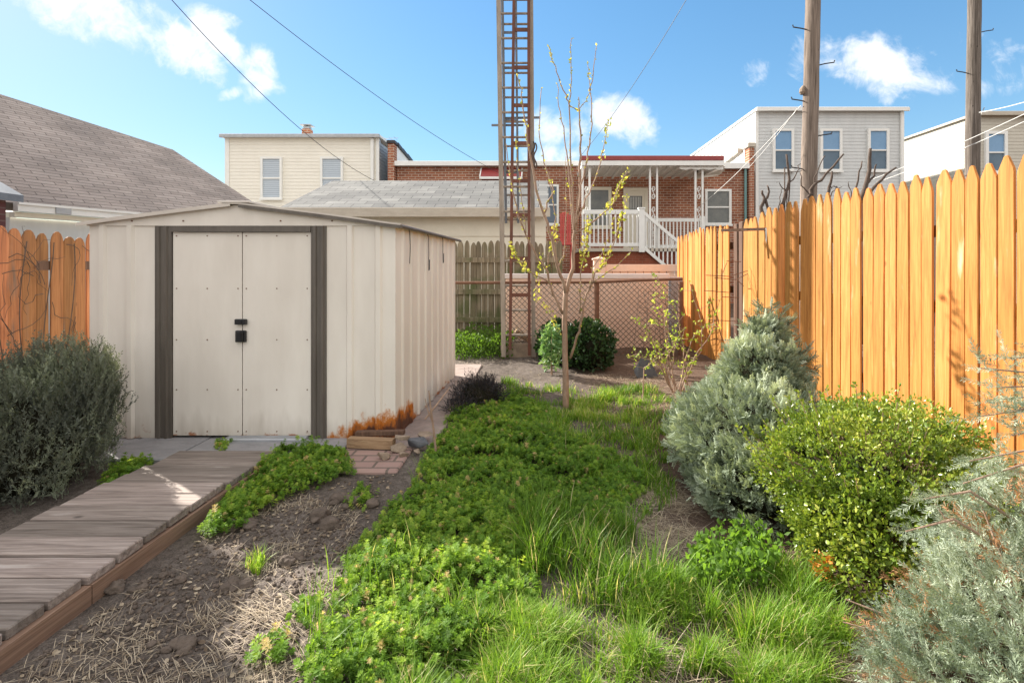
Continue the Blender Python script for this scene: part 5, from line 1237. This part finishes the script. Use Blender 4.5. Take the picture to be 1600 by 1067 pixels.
for px, py, Y in tips:
    e = P(px, py, Y); b = np.array([1.52, 3.42, .74]) if px < 1240 else np.array([1.56, 3.38, .62]); m = (b+e)/2+[0, 0, -.03]
    st.tube([b, m, e], [.006, .005, .002], 5); n = 16
    for t in np.linspace(.25, 1, n):
        c0 = b*(1-t)**2+2*m*t*(1-t)+e*t*t; ax = unit(unit(e-b)+rb.normal(size=(2, 3))*.6); stampscaled(mb, SPV, SPF, ax, np.repeat(c0[None], 2, 0), .06*(.6+.6*rb.random(2)), np.clip(.3+rb.normal(size=2)*.15, 0, .8), rb)
mb.build('foliage', M['juniper'], ju); core.build('branches', M['core'], ju, True); st.build('stems', M['bark_dark'], ju)
# foreground spruce
sp = thing('spruce_shrub', 'silvery blue green spruce shrub with drooping tassels in the near right corner', 'shrub', (1.45, 1.45, 0))
mb = MB(); rsx = np.random.default_rng(61); TAV, TAF = sprig_template(44, rsx, 1, .23, .026, 1.0)
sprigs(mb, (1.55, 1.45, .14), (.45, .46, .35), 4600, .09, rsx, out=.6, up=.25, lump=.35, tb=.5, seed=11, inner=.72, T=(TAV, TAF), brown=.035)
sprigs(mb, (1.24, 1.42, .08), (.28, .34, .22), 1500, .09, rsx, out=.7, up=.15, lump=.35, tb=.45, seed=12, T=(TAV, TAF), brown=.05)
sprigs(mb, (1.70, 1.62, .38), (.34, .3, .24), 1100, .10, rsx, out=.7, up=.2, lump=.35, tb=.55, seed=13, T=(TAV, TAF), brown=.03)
st = MB()
for px, py, Y, bx_, bz_ in ((1535, 650, 1.62, 1.85, .75), (1530, 575, 1.65, 1.9, .8), (1560, 605, 1.6, 1.9, .8), (1545, 625, 1.7, 1.9, .75), (1505, 755, 1.6, 1.75, .6), (1515, 720, 1.65, 1.8, .6), (1440, 780, 1.55, 1.5, .5), (1415, 830, 1.5, 1.4, .45), (1580, 680, 1.6, 1.9, .7), (1575, 560, 1.6, 1.95, .9), (1590, 640, 1.55, 1.9, .8)):
    e = P(px, py, Y); b = np.array([bx_, Y+.05, bz_]); m = (b+e)/2+[0, 0, .06]; st.tube([b, m, e], [.005, .004, .002], 5)
    for t in np.linspace(.15, 1, 15):
        c0 = b*(1-t)**2+2*m*t*(1-t)+e*t*t; ax = unit(unit(e-b)*.9+rsx.normal(size=(2, 3))*.5); stampscaled(mb, TAV, TAF, ax, np.repeat(c0[None], 2, 0), .085*(.6+.6*rsx.random(2)), np.clip(.5+rsx.normal(size=2)*.15, 0, .85), rsx)
for k in range(40):
    d = unit(rsx.normal(size=3)*[1, 1, .5]+[0, 0, .4]); c0 = np.array([1.48, 1.46, .1]); st.tube([c0+d*.12, c0+d*[.4, .35, .38], c0+d*[.55, .46, .52]], [.005, .004, .002], 5)
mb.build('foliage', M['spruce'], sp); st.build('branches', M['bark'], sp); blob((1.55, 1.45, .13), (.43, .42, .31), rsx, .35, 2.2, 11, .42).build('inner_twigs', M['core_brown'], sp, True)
# left bush
lb = thing('lavender_bush', 'large dark grey green spiky bush beside the walkway at left', 'bush', (-2.95, 2.95, 0))
mb = MB(); rl = np.random.default_rng(71); NV, NF = sprig_template(16, rl, 1, .20, .045, 1.3)
sprigs(mb, (-3.03, 2.97, .28), (.47, .46, .42), 5200, .12, rl, out=.35, up=.9, lump=.25, tb=.45, seed=21, inner=.6, T=(NV, NF), brown=.0)
sprigs(mb, (-3.1, 3.0, .38), (.5, .46, .34), 2600, .14, rl, out=.35, up=1.1, lump=.3, tb=.6, seed=22, inner=.6, T=(NV, NF), brown=.0)
sprigs(mb, (-2.88, 3.14, .56), (.26, .28, .25), 1500, .13, rl, out=.3, up=1.2, lump=.3, tb=.6, seed=23, inner=.5, T=(NV, NF), brown=.0)
for px, py in ((155, 545), (165, 570), (178, 590), (180, 640), (178, 660), (60, 540), (20, 555), (95, 545), (120, 545), (45, 560)):
    e = P(px, py, 2.9); b = e+[-.10 if px > 140 else .02, .03, -.28]
    for t in np.linspace(0, 1, 12): stampscaled(mb, NV, NF, unit((e-b)[None]+rl.normal(size=(1, 3))*.05), (b+(e-b)*t)[None], np.array([.08]), np.array([.3+.3*rl.random()]), rl)
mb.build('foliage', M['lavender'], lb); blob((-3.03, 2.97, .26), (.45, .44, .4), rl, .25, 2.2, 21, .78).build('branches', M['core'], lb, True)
# small dark bush
db = thing('small_dark_bush', 'small dark purple grey spiky bush beside the brick path', 'bush', (P(748, 0, 4.75)[0], 4.75, 0))
mb = MB(); cx_ = P(748, 0, 4.75)[0]
sprigs(mb, (cx_, 4.75, .10), (.24, .22, .17), 1500, .09, rl, out=.8, up=.5, lump=.2, tb=.45, seed=25, inner=.5, T=(NV, NF), brown=.0); sprigs(mb, (cx_-.12, 4.5, .05), (.16, .16, .10), 400, .08, rl, out=.8, up=.4, lump=.2, tb=.35, seed=26, inner=.5, T=(NV, NF), brown=.0)
mb.build('foliage', M['darkneedle'], db); blob((cx_, 4.75, .09), (.22, .2, .15), rl, .2, 2.2, 25, .8).build('branches', M['core'], db, True)
# dark boxwood behind the tree, pale shrub beside it
d2 = thing('dark_shrub', 'round dark green shrub behind the young tree trunk', 'shrub', (P(915, 0, 6.6)[0], 6.6, 0)); mb = MB()
c = P(918, 545, 6.6); leafy(mb, c, (.34, .34, .36), 4200, .05, rb, .25, seed=31, tb=.4); c2 = P(870, 540, 6.9); leafy(mb, c2, (.26, .28, .34), 2600, .05, rb, .25, seed=32, tb=.35); mb.build('foliage', M['darkbox'], d2)
k = blob(c, (.34, .34, .36), rb, .25, 2.2, 31, .75); blob(c2, (.26, .28, .34), rb, .25, 2.2, 32, .75, k); k.build('branches', M['core'], d2, True)
d3 = thing('pale_shrub', 'small pale green leafy shrub left of the young tree trunk', 'shrub', (P(862, 0, 6.1)[0], 6.1, 0)); mb = MB()
c = P(862, 540, 6.1); leafy(mb, c, (.13, .12, .26), 900, .05, rb, .35, seed=33, tb=.5, inner=.3); mb.build('foliage', M['variegated'], d3)
MB().tube([(c[0], 6.1, -.03), c, c+[0, 0, .2]], [.012, .008, .003], 5).build('stem', M['bark'], d3)
# sparse spring shrub
s4 = thing('sparse_shrub', 'sparse leggy shrub with yellow green shoots before the chain-link fence', 'shrub', (P(1052, 0, 5.1)[0], 5.1, 0))
sb = MB(); lf = MB(); r4 = np.random.default_rng(81)
for pts in ([(1055, 625), (1044, 548), (1034, 464)], [(1058, 622), (1050, 575), (1054, 540), (1040, 505), (1020, 480)], [(1060, 625), (1073, 600), (1068, 545), (1057, 488), (1046, 470), (1027, 430)], [(1060, 625), (1076, 572), (1097, 548), (1096, 500), (1076, 440)], [(1004, 605), (1007, 576), (1030, 557), (1050, 545)], [(1056, 622), (1030, 570), (1010, 560), (982, 556)], [(1054, 618), (1030, 545), (1008, 520), (995, 500)], [(1062, 622), (1085, 560), (1110, 520), (1124, 470)], [(1052, 600), (1042, 560), (1060, 530), (1070, 510)], [(1055, 610), (1020, 540), (1010, 505)], [(1058, 618), (1075, 550), (1085, 520), (1118, 505)]):
    dd = r4.normal()*.15; q = np.array([P(a, b, 5.1+dd*k/len(pts)) for k, (a, b) in enumerate(pts)])
    if pts[0][1] > 600: q[0][2] = -.02
    n = len(q); t = np.linspace(0, n-1, (n-1)*4+1); q = np.stack([np.interp(t, np.arange(n), q[:, j]) for j in range(3)], -1); q[1:] += r4.normal(size=q[1:].shape)*.006
    sb.tube(q, np.linspace(.008, .0025, len(q)), 5)
    for i in range(3, len(q)):
        if r4.random() < .6:
            e = q[i]+unit(r4.normal(size=3)+[0, 0, .6])*(.05+.08*r4.random()); sb.tube([q[i], e], [.003, .0015], 4)
            m = 5; stampscaled(lf, LEAF_V, LEAF_F, unit(r4.normal(size=(m, 3))+[0, 0, .4]), e+r4.normal(size=(m, 3))*.012, .03*(.5+r4.random(m)), r4.random(m), r4)
        m = 3; stampscaled(lf, LEAF_V, LEAF_F, unit(r4.normal(size=(m, 3))), q[i]+r4.normal(size=(m, 3))*.008, .024*(.5+r4.random(m)), r4.random(m), r4)
sb.build('stems', M['bark'], s4); lf.build('foliage', M['sprout'], s4)
# pruned bare branches behind the fence
for k, (lab, Y, sts) in enumerate((('pruned bare tree with dark stubs left of the utility pole', 8.2, [([(1222, 325), (1224, 312), (1234, 282), (1229, 241)], .05), ([(1234, 285), (1245, 268), (1251, 256)], .018), ([(1230, 300), (1218, 288), (1213, 285)], .014), ([(1226, 262), (1236, 268), (1253, 267)], .016), ([(1190, 330), (1194, 310), (1191, 298)], .05), ([(1196, 312), (1201, 300), (1199, 290)], .035), ([(1216, 325), (1222, 300), (1222, 292)], .012)]),
                                   ('pruned bare tree with thin dark limbs right of the utility pole', 8.3, [([(1262, 310), (1272, 292), (1291, 272), (1318, 241)], .045), ([(1270, 296), (1276, 270), (1289, 243)], .022), ([(1292, 312), (1296, 292), (1300, 268)], .05), ([(1297, 290), (1306, 294), (1308, 292)], .016), ([(1265, 305), (1252, 290), (1250, 270)], .02), ([(1300, 300), (1316, 292)], .014)]),
                                   ('pruned bare tree with one thick knobby limb, third along behind the fence', 8.3, [([(1345, 318), (1352, 295), (1358, 265), (1360, 232)], .07), ([(1352, 290), (1365, 275), (1369, 257)], .035), ([(1360, 300), (1380, 278), (1400, 262)], .045), ([(1335, 305), (1340, 280), (1347, 252)], .03), ([(1330, 310), (1327, 292), (1326, 284)], .015)]))):
    t = thing('pruned_tree', lab, 'tree', (P(sts[0][0][0][0], 0, Y)[0], Y, 0), 'pruned bare trees behind the right fence'); mb = MB()
    x0_ = P(sts[0][0][0][0], 0, Y)[0]
    mb.tube([(x0_, Y, -.1), (x0_+.05, Y, 1.0), P(*sts[0][0][0], Y)], [.09, .07, .05], 8)
    for pts, r in sts:
        q = np.array([P(a, b, Y) for a, b in pts]); n = len(q); tt = np.linspace(0, n-1, (n-1)*3+1); q2 = np.stack([np.interp(tt, np.arange(n), q[:, j]) for j in range(3)], -1); q2[1:-1] += r4.normal(size=q2[1:-1].shape)*.012
        if pts is not sts[0][0]: q2 = np.concatenate([[np.array([x0_+.04, Y, 1.2])], q2])
        r *= .68
        mb.tube(q2, np.linspace(r, r*.45, len(q2)), 7)
    mb.build('trunk', M['bark_dark'], t, True)
